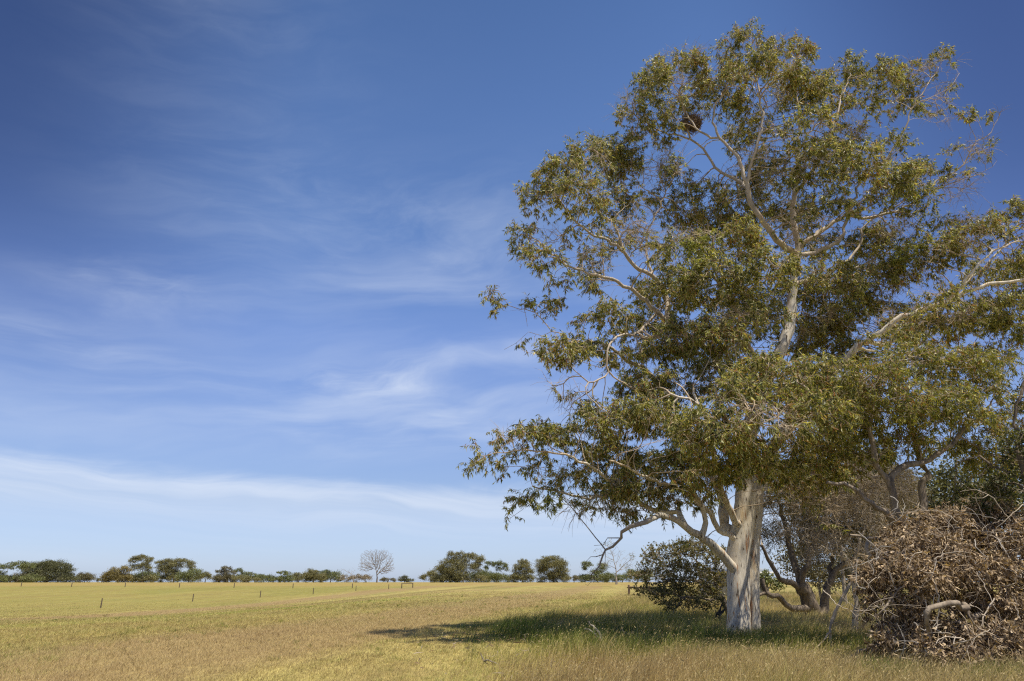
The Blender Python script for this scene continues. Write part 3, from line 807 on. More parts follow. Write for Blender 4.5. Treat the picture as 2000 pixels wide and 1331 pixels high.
    (bv, bf), _ = sprays(S, tips[isbare], rng, twigs=4, leaves=1, tl=(.3, .8), droop=.6, hang=.5)
    mesh_np('bare_twigs', bv, bf, M['tan_twig'], root)
    tips = tips[~isbare]
    print('tips', len(tips), isbare.sum())
    tw, lf = sprays(S, tips, rng, twigs=LT[0], leaves=LT[1], tl=(.22, .60), L=(.12, .21), W=(.026, .040), droop=.85)
    mesh_np('fine_twigs', *tw, M['tan_twig'], root)
    mesh_np('crown', *lf, M['gum_leaf'], root)
    return S
LT = (5, 16)
GS = big_gum()

# a stick nest high in the big gum
def nest():
    c = P(1350, 240, 25.1); rng = np.random.default_rng(3)
    n = 420; parts = []
    d = unit(rng.normal(0, 1, (n, 3))) * (.42, .40, .27); d[:, 2] -= .25 * np.abs(d[:, 0])
    t = unit(np.cross(d, rng.normal(0, 1, (n, 3))))
    for k in range(n):
        L = rng.uniform(.12, .42)
        q = c + d[k] * rng.uniform(.7, 1.05)
        parts.append(cyl(q - t[k] * L, q + t[k] * L, .010, .006, 4))
    V, Fq = join(parts)
    o = thing('bird_nest', 'dark bundle of sticks wedged in a high fork of the tall gum', 'nest', c - np.array([0, 0, .3]))
    mesh_np('stick_cup', V, Fq, flat_mat('nest_stick', (.12, .08, .05), (.32, .22, .14), 5), o)
nest()

# ------------------------------------------------------------------ generic medium trees (right hand thicket)
def thicket_tree(name, label, cat, base, stems, lobes, Y0, seed, barkm, leafm, twigm, dens=3.2, step=.3, kill=.45, spray=None, stem_parts=True, tip=.006, depth=1, jit=.25, group=None, shell=(.4, 1), zmin=-.6):
    root = thing(name, label, cat, base, group)
    S = Skel(seed); rng = np.random.default_rng(seed)
    for k, (pts, r0, r1, par) in enumerate(stems):
        S.path([P(u, v, Y0 + d) if v is not None else G(u, d) for (u, v, d) in pts], r0, r1, par, k, wob=.05)
    S.grow(lobe_points(lobes, Y0, rng, dens=dens, shell=shell, zmin=zmin), step=step, kill=kill, jit=jit)
    S.finish(tip=tip, exp=2.2)
    for k in range(len(stems)):
        V, Fq = S.tubes((S.tag == k) & (S.r > .014))
        if len(V): mesh_np('trunk' if k == 0 else 'limb', rough_up(V, .03, 4, 1.6), Fq, barkm, root, True)
    V, Fq = S.tubes(S.r <= .014); mesh_np('twigs', V, Fq, twigm, root, True)
    if spray:
        tips = np.nonzero((S.depth <= depth) & (np.array(S.R) == 0))[0]
        tw, lf = sprays(S, tips, rng, **spray)
        mesh_np('fine_twigs', *tw, twigm, root)
        mesh_np('crown', *lf, leafm, root)
    print(name, len(S.P), len(tips) if spray else 0)
    return root

# gnarled multi-stemmed tree behind the gum
thicket_tree('gnarled_tree', 'gnarled brown multi-stemmed tree just right of the pale gum trunk', 'tree', G(1590, 1212),
    [([(1588, 1214, 0), (1583, 1185, 0), (1576, 1165, 0), (1566, 1145, 0)], .42, .34, -1),
     ([(1566, 1150, 0), (1545, 1138, -.3), (1528, 1136, -.6), (1515, 1120, -.8), (1500, 1090, -1), (1488, 1065, -1.2)], .17, .07, None),
     ([(1566, 1145, 0), (1556, 1120, 0), (1550, 1090, .2), (1540, 1060, .4), (1532, 1020, .6), (1520, 980, .6)], .20, .07, None),
     ([(1570, 1150, 0), (1572, 1115, -.4), (1585, 1080, -.6), (1600, 1040, -.8), (1610, 1000, -1), (1600, 960, -1)], .18, .06, None),
     ([(1590, 1214, 0), (1606, 1200, .2), (1612, 1170, .3), (1618, 1135, .4), (1640, 1108, .4), (1668, 1090, .2), (1690, 1060, 0)], .26, .08, None),
     ([(1618, 1135, .4), (1622, 1100, .8), (1635, 1070, 1), (1660, 1040, 1)], .13, .05, None),
     ([(1580, 1196, -.3), (1550, 1188, -.6), (1520, 1168, -1), (1497, 1158, -1.3), (1488, 1130, -1.4)], .17, .10, None),
     ([(1497, 1158, -1.3), (1475, 1166, -1.5), (1455, 1160, -1.6)], .07, .03, None)],
    [(1520,975,45,40,0,.8),(1580,950,56,40,-1),(1650,970,56,46,0),(1700,1030,46,36,0),(1560,1030,46,30,1,.6),(1620,1050,56,36,1,.8),(1720,1085,36,40,0),(1680,915,46,26,0),(1600,1095,30,18,1,.5),(1500,1050,22,36,0,.6),(1690,1130,30,22,1,.6),(1750,960,40,50,2)],
    35, 21, M['rough_bark'], M['dusty_leaf'], M['brown_twig'], dens=120, step=.20, kill=.18,
    spray=dict(twigs=6, leaves=6, tl=(.4, 1.0), L=(.08, .14), W=(.022, .04), droop=.6, hang=.8), jit=.35)

# leafless tangle in front of it
thicket_tree('dead_tree', 'leafless tangle of pale bare twigs between the gnarled tree and the brush heap', 'tree', G(1668, 1232),
    [([(1668, 1234, 0), (1674, 1180, 0), (1668, 1120, 0), (1680, 1060, 0)], .10, .06, -1),
     ([(1680, 1060, 0), (1650, 1020, -.2), (1610, 995, -.3), (1575, 985, -.4)], .045, .015, None),
     ([(1680, 1060, 0), (1700, 1010, .3), (1690, 960, .4), (1655, 920, .4)], .05, .015, None),
     ([(1672, 1110, 0), (1640, 1085, -.3), (1610, 1080, -.6), (1580, 1095, -.8)], .035, .012, None),
     ([(1676, 1090, 0), (1710, 1060, -.3), (1745, 1020, -.5), (1790, 1000, -.5)], .045, .015, None)],
    [(1590,985,46,34,-.3),(1640,1000,46,40,0),(1680,950,50,36,.3),(1620,1075,44,28,-.5),(1730,1020,44,40,-.3),(1700,1090,36,30,-.3),(1600,930,40,26,.3),(1750,960,40,36,.5),(1560,1040,30,26,-.5,.6)],
    25.5, 91, M['limb_bark'], M['dead_leaf'], M['pale_twig'], dens=60, step=.18, kill=.17, jit=.55, tip=.009,
    spray=dict(twigs=4, leaves=2, twig_r=.008, tl=(.3, .9), L=(.07, .14), W=(.015, .03), droop=.9, hang=.7))

# smaller green-crowned gum on the right
thicket_tree('small_gum_tree', 'bushy green gum with crooked bare lower limbs rising out of the brush heap', 'tree', G(1800, 1262),
    [([(1805, 1262, 0), (1800, 1200, 0), (1790, 1130, 0), (1778, 1060, 0)], .24, .17, -1),
     ([(1778, 1060, 0), (1752, 1012, -.1), (1738, 970, -.2), (1736, 942, -.3), (1760, 918, -.3), (1800, 902, -.2), (1850, 880, 0), (1880, 840, 0)], .13, .06, None),
     ([(1770, 1050, 0), (1745, 1015, -.5), (1700, 985, -.8), (1675, 960, -1), (1650, 950, -1.1), (1615, 942, -1.2)], .10, .045, None),
     ([(1785, 1080, .3), (1800, 1020, .6), (1806, 960, .8), (1800, 890, .8), (1780, 830, .6), (1770, 770, .4)], .15, .07, None),
     ([(1736, 950, -.3), (1715, 910, -.4), (1700, 860, -.5), (1700, 790, -.5), (1720, 740, -.4)], .09, .05, None),
     ([(1790, 1110, 0), (1750, 1070, -.6), (1710, 1050, -1), (1660, 1045, -1.3)], .08, .03, None)],
    [(1700,745,56,38,-1),(1780,718,66,36,0),(1862,722,62,36,0),(1926,765,42,44,0),(1750,800,76,46,-1),(1840,808,76,46,-1),(1915,835,46,38,0),(1965,820,34,50,.3,.9),(1960,720,30,30,.2,.6),(1700,900,50,28,0,.8),(1940,900,46,30,.5),(1685,835,46,38,0),(1780,868,56,26,0,.8),(1880,878,46,22,1,.7),(1660,780,40,40,1,.8)],
    19.5, 33, M['brown_bark'], M['gum_leaf_green'], M['tan_twig'], dens=110, step=.17, kill=.17,
    spray=dict(twigs=4, leaves=11, tl=(.2, .5), L=(.11, .18), W=(.022, .034), droop=.8))

# dark leaved tree at the right edge
thicket_tree('dark_tree', 'dark round-leaved tree cut by the right edge of the photo', 'tree', G(2060, 1285),
    [([(2060, 1290, 0), (2050, 1150, 0), (2020, 1000, 0), (1995, 900, 0)], .16, .08, -1),
     ([(2040, 1080, 0), (1990, 1020, 0), (1950, 990, .2)], .08, .03, None),
     ([(1995, 900, 0), (1992, 830, 0), (1996, 770, 0), (2010, 720, 0)], .06, .03, None),
     ([(2010, 960, 0), (1940, 905, .5), (1880, 900, .8)], .06, .02, None)],
    [(1965,960,42,46,0),(1925,995,32,20,.3),(1985,885,28,36,0,.8),(2040,900,50,80,0),(1992,790,12,36,0,.5),(1900,960,30,24,1,.8),(1870,1000,40,24,1.5)],
    17, 44, M['rough_bark'], M['dark_leaf'], M['brown_twig'], dens=160, step=.13, kill=.13,
    spray=dict(twigs=4, leaves=10, tl=(.12, .32), L=(.05, .09), W=(.028, .045), droop=.1, hang=.1))

# spreading shrub behind the trunk on the left
thicket_tree('tea_tree_shrub', 'low spreading olive shrub with twiggy underside left of the pale gum trunk', 'shrub', G(1425, 1204),
    [([(1425, 1207, 0), (1412, 1180, 0), (1400, 1160, 0)], .16, .13, -1),
     ([(1400, 1160, 0), (1375, 1140, -.4), (1345, 1135, -.8), (1300, 1138, -1)], .09, .03, None),
     ([(1402, 1160, 0), (1395, 1125, .3), (1370, 1100, .4), (1350, 1085, .4)], .09, .03, None),
     ([(1408, 1175, 0), (1380, 1172, -.8), (1340, 1165, -1.4), (1280, 1162, -1.6)], .07, .02, None),
     ([(1340, 1165, -1.4), (1322, 1185, -2.2), (1312, 1203, -2.8), (1298, 1222, -3.4), (1290, 1240, -4)], .035, .012, None)],
    [(1290,1090,36,20,0,.8),(1352,1082,46,26,0),(1402,1098,26,26,0),(1268,1128,34,20,0),(1330,1128,56,30,-.5),(1390,1138,36,30,0),(1300,1156,46,14,-1),(1256,1152,18,10,0),(1370,1162,36,16,0),(1330,1180,50,10,-1.5,.35),(1400,1182,30,8,-1,.35)],
    34, 55, M['rough_bark'], M['shrub_leaf'], M['brown_twig'], dens=75, step=.17, kill=.17,
    spray=dict(twigs=4, leaves=8, tl=(.15, .42), L=(.07, .11), W=(.04, .06), droop=.1, hang=.1))

# heap of fallen limbs with dead leaves
HEAP = thicket_tree('brush_heap', 'heap of fallen branches thick with dead brown leaves at lower right', 'brush', G(1850, 1305),
    [([(1990, 1290, 0), (1940, 1230, 0), (1900, 1200, -.7), (1875, 1177, -1.5), (1843, 1179, -1.8), (1820, 1184, -1.9), (1807, 1204, -1.9), (1815, 1235, -1.5)], .072, .045, -1),
     ([(2010, 1250, .5), (1930, 1160, .5), (1850, 1110, .5), (1780, 1080, .5), (1720, 1080, .4)], .09, .03, None),
     ([(1960, 1230, 0), (1900, 1250, -.5), (1830, 1275, -.8), (1760, 1285, -1)], .07, .02, None),
     ([(1930, 1160, .5), (1960, 1080, .8), (1940, 1040, 1)], .06, .02, None),
     ([(1850, 1110, .5), (1800, 1130, 0), (1740, 1170, -.2), (1715, 1200, -.3)], .05, .02, None)],
    [(1722,1105,34,26,.6,.7),(1765,1070,44,26,1,.8),(1830,1085,50,30,.4),(1880,1052,56,26,1.8),(1955,1060,56,34,1.4),(1990,1030,30,20,1.6,.8),(1790,1125,50,26,-.3),(1905,1115,60,26,-.2),(1975,1135,40,40,.4),(1745,1165,36,26,.2,.8),(1835,1150,40,20,1.2,.7),(1920,1185,56,22,.2,.8),(1985,1210,34,34,-.7),(1780,1215,40,24,.2),(1850,1240,46,24,.1,.9),(1945,1250,54,26,-1.3),(1745,1255,34,20,-.2,.7),(1820,1275,40,18,-1.3,.8),(1900,1290,50,18,-1.6,.8),(1990,1290,40,26,-1.5),(1712,1210,16,24,.3,.5),(1700,1140,20,30,.5,.5),(2040,1160,40,110,0),(1850,1025,46,22,1.4,.6),(1930,1015,40,24,1.8,.7),(1770,1040,30,16,1.2,.5)],
    15.6, 66, M['brown_bark'], M['dead_leaf'], M['tan_twig'], dens=150, step=.11, kill=.13, tip=.005,
    spray=dict(twigs=6, leaves=9, tl=(.15, .55), L=(.07, .15), W=(.024, .052), droop=.55, hang=.4), jit=.4, zmin=-.9, shell=(.3, 1))

def sticks():
    root = HEAP; rng = np.random.default_rng(12)
    spots = [(1735,1080,.2),(1780,1050,.4),(1840,1050,.4),(1890,1030,.8),(1950,1030,.8),(1720,1140,0),(1760,1130,-.5),(1800,1100,-.5),(1860,1110,-.5),(1930,1100,-.3),(1980,1120,-.3),(1740,1200,-.4),(1790,1180,-.8),(1900,1170,-.8),(1960,1200,-1),(1760,1250,-.9),(1830,1260,-1.6),(1900,1270,-1.9),(1700,1110,0),(1690,1160,.1),(1815,1020,.4),(1770,1000,.6),(1860,1000,.8),(1920,980,1)]
    for k in range(66):
        u, v, d = spots[k % len(spots)]
        c = P(u + rng.normal(0, 18), v + rng.normal(0, 14), 15.4 + d + rng.normal(0, .12))
        a = rng.normal(0, 1, 3) * (1, .45, .9); a /= np.linalg.norm(a)
        L = rng.uniform(.35, 1.25) * (1.2 if v < 1060 else 1)
        cv = rng.normal(0, .22, 3) * L
        Sx = Skel(200 + k)
        r = rng.uniform(.006, .017)
        Sx.path([c - a * L * .5, c - a * L * .15 + cv * .8, c + a * L * .2 + cv * .7, c + a * L * .5], r, r * .35, -1, 0, step=.08, wob=.010)
        m0 = len(Sx.P) // 2
        b = rng.normal(0, 1, 3); b /= np.linalg.norm(b)
        Sx.path([Sx.P[m0], Sx.P[m0] + (a * .4 + b * .6) * L * .25, Sx.P[m0] + (a + b) * L * .3], r * .6, r * .25, m0, 0, step=.08, wob=.01)
        Sx.finish(tip=.003)
        V, Fq = Sx.tubes(np.ones(len(Sx.P), bool), sides=5)
        V[:, 2] = np.maximum(V[:, 2], .02)
        mesh_np('stick', V, Fq, M['pale_twig'] if k % 3 else M['dead_wood'], root, True)
sticks()

# ------------------------------------------------------------------ loose dead branches
def dead_branch(name, label, paths, m, cat='branch', rough=.01, step=.08, wob=.006, anchor=None):
    S = Skel(len(label)); pts0 = None
    for k, (pts, Y0, r0, r1) in enumerate(paths):
        pp = [P(u, v, Y0 + d) for (u, v, d) in pts]
        S.path(pp, r0, r1, -1 if k == 0 else None, 0, step=step, wob=wob)
    base = np.array(S.P[0])
    S.finish(tip=.003)
    o = thing(name, label, cat, base)
    V, Fq = S.tubes(np.ones(len(S.P), bool), sides=8)
    V = rough_up(V, rough, 9, 5)
    mesh_np('wood', V, Fq, m, o, True)
dead_branch('dead_branch', 'grey twisted dead branch poking up from long grass left of the trunk',
    [([(1177, 1264, 0), (1173, 1250, 0), (1171, 1240, .1), (1165, 1231, .1), (1158, 1224, .15), (1153, 1220, .1), (1150, 1214, 0)], 21.2, .075, .02),
     ([(1172, 1246, 0), (1161, 1240, -.1), (1156, 1234, -.2), (1150, 1230, -.2), (1142, 1229, -.2)], 21.2, .05, .015),
     ([(1158, 1238, 0), (1159, 1230, 0), (1161, 1226, .1)], 21.2, .03, .02)], M['dead_wood'], rough=.02)
dead_branch('leaning_branch', 'long pale crooked dead limb leaning down left of the brush heap',
    [([(1624, 1262, 0), (1621, 1232, 0), (1626, 1210, .1), (1637, 1185, .1), (1650, 1160, .1), (1668, 1132, .2), (1690, 1118, .3), (1700, 1095, .4), (1692, 1070, .4), (1700, 1050, .6)], 19.6, .035, .055),
     ([(1622, 1234, 0), (1608, 1252, -.3), (1590, 1268, -.6)], 19.6, .03, .01),
     ([(1690, 1118, .3), (1702, 1112, .2), (1698, 1090, 0), (1712, 1078, -.2), (1735, 1062, -.4)], 19.6, .04, .02)], M['limb_bark'], rough=.02)
dead_branch('fallen_branch', 'short grey fallen branch lying in tan grass beside the brush heap',
    [([(1662, 1286, 0), (1680, 1272, .1), (1700, 1268, .1), (1712, 1258, 0), (1718, 1252, 0)], 16.5, .04, .03),
     ([(1700, 1268, .1), (1695, 1280, -.1), (1700, 1290, -.2)], 16.5, .03, .01)], M['dead_wood'], rough=.015)
dead_branch('charred_stump', 'small black splintered stump standing in grass just left of the trunk base',
    [([(1400, 1216, 0), (1402, 1206, 0), (1406, 1192, 0), (1412, 1178, 0)], 30.5, .15, .015),
     ([(1402, 1206, 0), (1399, 1198, 0), (1397, 1192, .1)], 30.5, .09, .015),
     ([(1404, 1202, 0), (1410, 1196, .05), (1414, 1190, .1)], 30.5, .09, .02),
     ([(1401, 1210, 0), (1392, 1208, -.1), (1384, 1211, -.2)], 30.5, .07, .03)], M['charred'], 'stump', rough=.06)
dead_branch('dark_stick', 'small dark twisted stick in pale grass below the shadow edge',
    [([(955, 1303, 0), (946, 1292, 0), (940, 1281, 0), (938, 1276, 0)], 16.8, .03, .01),
     ([(946, 1292, 0), (955, 1290, -.1), (968, 1296, -.2), (974, 1300, -.2)], 16.8, .025, .01)], M['bare_wood'], rough=.015)

# ------------------------------------------------------------------ fences
def post(name, parent, b, h, r, m, tilt=0):
    V, Fq = cyl(b - np.array([0, 0, .15]), b + np.array([tilt, 0, h]), r, r * .92, 9)
    return mesh_np(name, V, Fq, m, parent)
def fence(label, bases, heights, r, wires):
    o = thing('wire_fence', label, 'fence', bases[0])
    for b, h in zip(bases, heights): post('post', o, b, h, r, M['post_wood'])
    for k in wires:
        parts = []
        for i in range(len(bases) - 1):
            a = bases[i] + np.array([0, 0, heights[i] * k]); c = bases[i + 1] + np.array([0, 0, heights[i + 1] * k])
            md = (a + c) / 2 - np.array([0, 0, .03])
            parts += [cyl(a, md, .004, .004, 4), cyl(md, c, .004, .004, 4)]
        V, Fq = join(parts)
        mesh_np('wire', V, Fq, M['wire'], o)
    return o
def posts_from(px):
    b = []; h = []
    for u, vt, vb in px:
        g = G(u, vb); b.append(g); h.append((vb - vt) * mpp(vb, g[1]) * 1.04)
    return b, h
nb, nh = posts_from([(196.5, 1171, 1188), (376, 1162, 1175.6), (508, 1155.5, 1167.5), (611.5, 1150, 1161), (695, 1145.5, 1154.6), (759, 1142.5, 1151)])
for b, h in zip(nb, nh): print('near post', b, h)
fence('nearer wire fence with thin dark posts crossing the left of the field', nb, nh, .085, (.45, .85))
fb, fh = posts_from([(-60, 1138, 1145.6), (41, 1138.5, 1146), (139.5, 1138.8, 1146.5), (244, 1139.5, 1147.3), (350, 1140, 1148), (457, 1140.2, 1148.6), (572, 1141, 1149.2), (688, 1141, 1149.2)])
for b, h in zip(fb, fh): print('far post', b, h)
fence('farther wire fence with small posts just below the tree line', fb, fh, .11, (.4, .85))
def frame(label, px, rail_v, r, m, mid=None):
    b, h = posts_from(px)
    o = thing('fence_stay', label, 'gate post', b[0])
    for bb, hh in zip(b, h): post('post', o, bb, hh, r, m)
    a = b[0] + np.array([0, 0, h[0] * rail_v]); c = b[1] + np.array([0, 0, h[1] * rail_v])
    V, Fq = cyl(a, c, r * .6, r * .6, 8); mesh_np('rail', V, Fq, m, o)
frame('wooden two-post fence stay with top rail, alone in the mid field', [(784.5, 1140.6, 1149.6), (806, 1140, 1148.4)], .93, .13, M['post_wood'])
frame('brown strainer post with rail half hidden by the olive shrub', [(1229, 1145, 1162), (1269, 1147, 1162.4)], .80, .15, M['gate_wood'])

# ------------------------------------------------------------------ shed glimpsed behind
def shed():
    Ys = 72.0
    a = P(1395, 1117, Ys); b = P(1507, 1117, Ys)
    ez = b[2]; x0, x1 = a[0], b[0]; d = 7.0
    o = thing('farm_shed', 'pale grey roof with white gutter glimpsed right of the pale gum trunk', 'shed', (x1, Ys, 0))
    V, Fq = box((x0 + x1) / 2 - .2, Ys + d / 2 + .3, ez / 2 - .02, x1 - x0 - .8, d - .6, ez - .04)
    mesh_np('wall', V, Fq, M['shed_wall'], o)
    rz = ez + 1.15
    V = np.array([[x0, Ys, ez], [x1, Ys, ez], [x1, Ys + d, ez], [x0, Ys + d, ez], [x0 + 2.2, Ys + d / 2, rz], [x1 - 2.2, Ys + d / 2, rz]])
    mesh_np('roof', V, [np.array([[0, 1, 5, 4], [2, 3, 4, 5], [3, 2, 1, 0]]), np.array([[1, 2, 5], [3, 0, 4]])], M['shed_roof'], o)
    V, Fq = join([box((x0 + x1) / 2, Ys - .08, ez - .09, x1 - x0 + .3, .14, .16), box(x1 + .08, Ys + d / 2, ez - .09, .14, d - .05, .16)])
    mesh_np('gutter', V, Fq, M['gutter'], o)
shed()

# ------------------------------------------------------------------ distant trees
def cloud_crown(lobes, Y, rng, size, cover=2.2, flat=1.0, gap=.0):
    V = []
    for lb in lobes:
        u, v, ru, rv = lb[:4]; k = lb[4] if len(lb) > 4 else 1.0; dY = lb[5] if len(lb) > 5 else 0
        c = P(u, v, Y + dY); s = mpp(v, Y)
        rad = np.array([ru * s, ru * s * .8, rv * s])
        n = int(cover * k * math.pi * rad[0] * rad[2] / (size * size * .5))
        nc = max(7, int(n / 70))
        d = unit(rng.normal(0, 1, (nc, 3))); d[:, 2] = np.where((d[:, 2] < -.2) & (rng.uniform(0, 1, nc) < .35), -d[:, 2], d[:, 2])
        cc = c + d * (rng.uniform(.35, .95, nc)[:, None]) * rad
        ci = rng.integers(0, nc, n)
        sg = rad.min() * .19 + size * .35
        V.append(cc[ci] + rng.normal(0, 1, (n, 3)) * (sg * 1.25, sg * 1.25, sg * .75))
    p = np.vstack(V); n = len(p)
    dd = rng.normal(0, .7, (n, 3)); dd[:, 2] -= .3; dd = unit(dd)
    return leaf_quads(p, dd, rng.uniform(.7, 1.3, n) * size, rng.uniform(.5, .9, n) * size, rng)

def far_tree(name, label, lobes, leafm, u0, Y=350, v0=1140, seed=1, cat='tree', trunk=.35, cover=2.2, size=.42, group=None, stems=1, bark='far_bark', twiggy=0):
    rng = np.random.default_rng(seed)
    b = P(u0, v0, Y); b[2] = float(hz(b[0], Y))
    lobes = [(l[0], l[1] - .4, l[2] * 1.14, l[3] * 1.14, *l[4:]) for l in lobes]
    root = thing(name, label, cat, b, group)
    V, Fq = cloud_crown(lobes, Y, rng, size, cover)
    V[:, 2] = np.maximum(V[:, 2], float(hz(b[0], Y)) - .1)
    mesh_np('crown', V, Fq, M[leafm], root)
    S = Skel(seed)
    cs = [P(l[0], l[1], Y + (l[5] if len(l) > 5 else 0)) for l in lobes]
    cen = np.mean(cs, 0)
    h = max(1.0, (cen[2] - b[2]) * .45)
    S.path([b - np.array([0, 0, .2]), b + np.array([(cen[0] - b[0]) * .1, 0, h * .5]), b + np.array([(cen[0] - b[0]) * .3, 0, h])], trunk, trunk * .7, -1, 0, step=.8, wob=.06)
    A = np.vstack([c + rng.normal(0, 1, (14, 3)) * np.array([l[2], l[2] * .8, l[3]]) * mpp(1110, Y) * .45 for c, l in zip(cs, lobes)])
    S.grow(A, step=.8, kill=1.1, jit=.2, iters=50)
    S.finish(tip=.035, exp=2.2, rmax=trunk)
    V, Fq = S.tubes(np.ones(len(S.P), bool), sides=5)
    mesh_np('trunk', V, Fq, M[bark], root, True)
    return root

FG = 'tree line along the far crest'
BG = 'bushes along the far crest'
far = [
 ('spreading_tree', 'flat-topped spreading tree with sky gaps at the far left edge of the tree line', [(-22,1110,26,7),(12,1108,22,6,.8),(38,1103,20,5,.9),(55,1107,14,6,.8),(-5,1120,18,6,.5)], 'far_green', 20, FG),
 ('scrub_bush', 'low scrub under the leftmost spreading tree', [(-10,1131,26,8),(20,1132,24,7),(42,1130,16,8)], 'far_brown', 15, BG),
 ('dense_tree', 'wide dense dark tree with domed top near the left edge of the horizon', [(62,1112,20,11),(85,1106,20,10),(98,1102,12,6),(115,1107,20,11),(132,1117,11,12),(62,1126,22,12),(95,1122,34,16),(125,1128,18,10)], 'far_dark', 90, FG),
 ('scrub_bush', 'brownish low bush right of the wide dense dark tree', [(157,1129,12,8),(175,1129,13,8),(165,1126,10,6)], 'far_brown', 165, BG),
 ('scrub_bush', 'tiny dark bush in the low gap at far left of the crest', [(191,1134,6,3)], 'far_dark', 191, BG),
 ('golden_tree', 'golden olive tree sloping up to the right, first of the second clump', [(211,1126,11,9),(225,1119,13,9),(240,1114,12,8),(232,1128,20,9)], 'far_gold', 230, FG),
 ('gum_tree', 'tall umbrella-topped tree with pale gaps above the second clump', [(262,1094,11,6),(277,1090,16,5),(292,1095,9,6),(264,1108,11,7,.8),(282,1106,14,9,.8),(292,1113,7,6,.6)], 'far_olive', 277, FG),
 ('scrub_bush', 'green shrub at the foot of the umbrella-topped tree', [(250,1130,16,7),(280,1127,22,10),(298,1126,10,8)], 'far_green', 275, BG),
 ('gum_tree', 'broad round-crowned tree with open right side beside the umbrella-topped tree', [(311,1101,9,6),(330,1100,11,8),(338,1108,16,12),(354,1097,14,6),(370,1104,10,8),(376,1112,7,7,.8),(318,1114,14,9),(335,1122,16,10)], 'far_olive', 338, FG),
 ('scrub_bush', 'green bush below the open side of the broad round tree', [(358,1127,14,9),(380,1123,16,10)], 'far_green', 368, BG),
 ('scrub_bush', 'small bush trailing right of the broad round tree', [(398,1128,12,8),(408,1126,6,5)], 'far_olive', 400, BG),
 ('gum_tree', 'small wind-swept tree with flat tilted top left of centre-left dip', [(443,1111,12,4),(430,1117,12,4,.8),(448,1120,12,7),(436,1129,20,8)], 'far_brown', 444, FG),
 ('gum_tree', 'small tree with one flat pad of leaves and sky beneath, right of the wind-swept one', [(466,1115,11,4),(478,1121,7,6,.6),(490,1123,9,5),(505,1129,10,6)], 'far_green', 475, FG),
 ('scrub_bush', 'low bush between the flat-pad tree and the dip', [(470,1131,22,6),(500,1133,14,4)], 'far_olive', 480, BG),
 ('gum_tree', 'little flat-topped tree on a thin stem left of the long green thicket', [(552,1119,12,3),(562,1122,9,4,.8),(545,1132,18,5),(530,1134,9,3)], 'far_green', 556, FG),
 ('scrub_bush', 'domed olive bush at the left end of the long green thicket', [(582,1124,13,5),(580,1131,15,6)], 'far_olive', 582, BG),
 ('tea_tree', 'grey-green peaked bush with dead twigs on top in the green thicket', [(612,1116,11,5,.7),(606,1124,16,9),(618,1128,18,9)], 'far_olive', 612, FG),
 ('scrub_bush', 'bright green domed thicket bush left of the bare tree', [(635,1119,13,5),(650,1126,17,9),(632,1129,16,8),(664,1132,8,5)], 'far_green', 645, BG),
 ('dead_brush', 'grey tangle of dead brush at the foot of the bare tree', [(676,1131,12,7,.8),(695,1130,14,7,.7),(716,1130,14,7,.7)], 'far_grey', 695, BG),
 ('scrub_bush', 'low dark bush just right of the bare tree', [(755,1133,12,4),(768,1134,7,3)], 'far_brown', 757, BG),
 ('scrub_bush', 'small round bush above the two-post stay', [(789,1130,9,5),(797,1134,12,4),(780,1134,8,3)], 'far_dark', 790, BG),
 ('scrub_bush', 'small grey-green bush at the left foot of the largest central clump', [(828,1130,9,6),(842,1124,12,9),(850,1130,14,7)], 'far_olive', 842, BG),
 ('gum_tree', 'largest domed tree of the central clump on the horizon', [(884,1086,11,7),(903,1084,12,6),(922,1088,12,8),(937,1096,9,10),(874,1100,13,9),(900,1100,20,12),(862,1112,12,10),(930,1110,14,12),(892,1116,26,14)], 'far_olive', 905, FG),
 ('dark_tree', 'dark tree under the left half of the largest central tree', [(872,1123,18,12),(888,1128,14,9)], 'far_dark', 878, FG),
 ('scrub_bush', 'green bush bank at the foot of the central clump', [(920,1127,16,9),(945,1124,16,10),(970,1127,16,9)], 'far_green', 945, BG),
 ('gum_tree', 'open tree with sky gaps joined to the right of the largest central tree', [(957,1101,8,5),(968,1104,7,5),(980,1102,9,6),(988,1109,6,7),(975,1113,7,5,.6),(950,1110,6,6,.7)], 'far_green', 970, FG),
 ('gum_tree', 'medium upright tree between the central clump and the round-topped tree', [(1020,1098,10,5),(1024,1106,14,8),(1010,1114,12,9),(1030,1118,12,10),(1012,1127,17,9)], 'far_olive', 1020, FG),
 ('round_tree', 'round-topped tree standing at the right end of the central clump', [(1076,1094,20,7),(1060,1103,13,11),(1094,1102,14,11),(1078,1108,26,13),(1058,1118,10,9),(1098,1121,13,12),(1080,1124,20,9)], 'far_olive', 1081, FG),
 ('scrub_bush', 'small lone bush at the right foot of the round-topped tree', [(1121,1131,8,5),(1124,1127,4,3)], 'far_brown', 1121, BG),
 ('gum_tree', 'small tree behind the drooping dead limb right of the clear gap', [(1147,1104,13,6),(1140,1112,7,5,.8),(1176,1108,12,7),(1168,1120,14,8),(1150,1128,14,7)], 'far_green', 1168, FG),
 ('scrub_bush', 'leafy undergrowth at the base of the half-bare gum', [(1185,1128,22,8),(1215,1130,20,7),(1238,1122,16,9),(1262,1124,20,10)], 'far_green', 1215, BG),
]
NAMEFIX = {}
for k, (nm, lab, lobes, lm, u0, g) in enumerate(far):
    if g == FG:                       # leafy skirt of suckers and low limbs under each crown
        ua = min(l[0] - l[2] * .7 for l in lobes); ub = max(l[0] + l[2] * .7 for l in lobes)
        lobes = lobes + [(ua + (ub - ua) * f, 1131.5, (ub - ua) * .24, 8, .9) for f in (.08, .5, .92)]
    far_tree(nm, lab, lobes, lm, u0, Y=345 + (k * 7) % 30, seed=100 + k, group=g, cat='bush' if g == BG else 'tree', trunk=.28 if g == BG else .42, cover=5.0, size=.36)

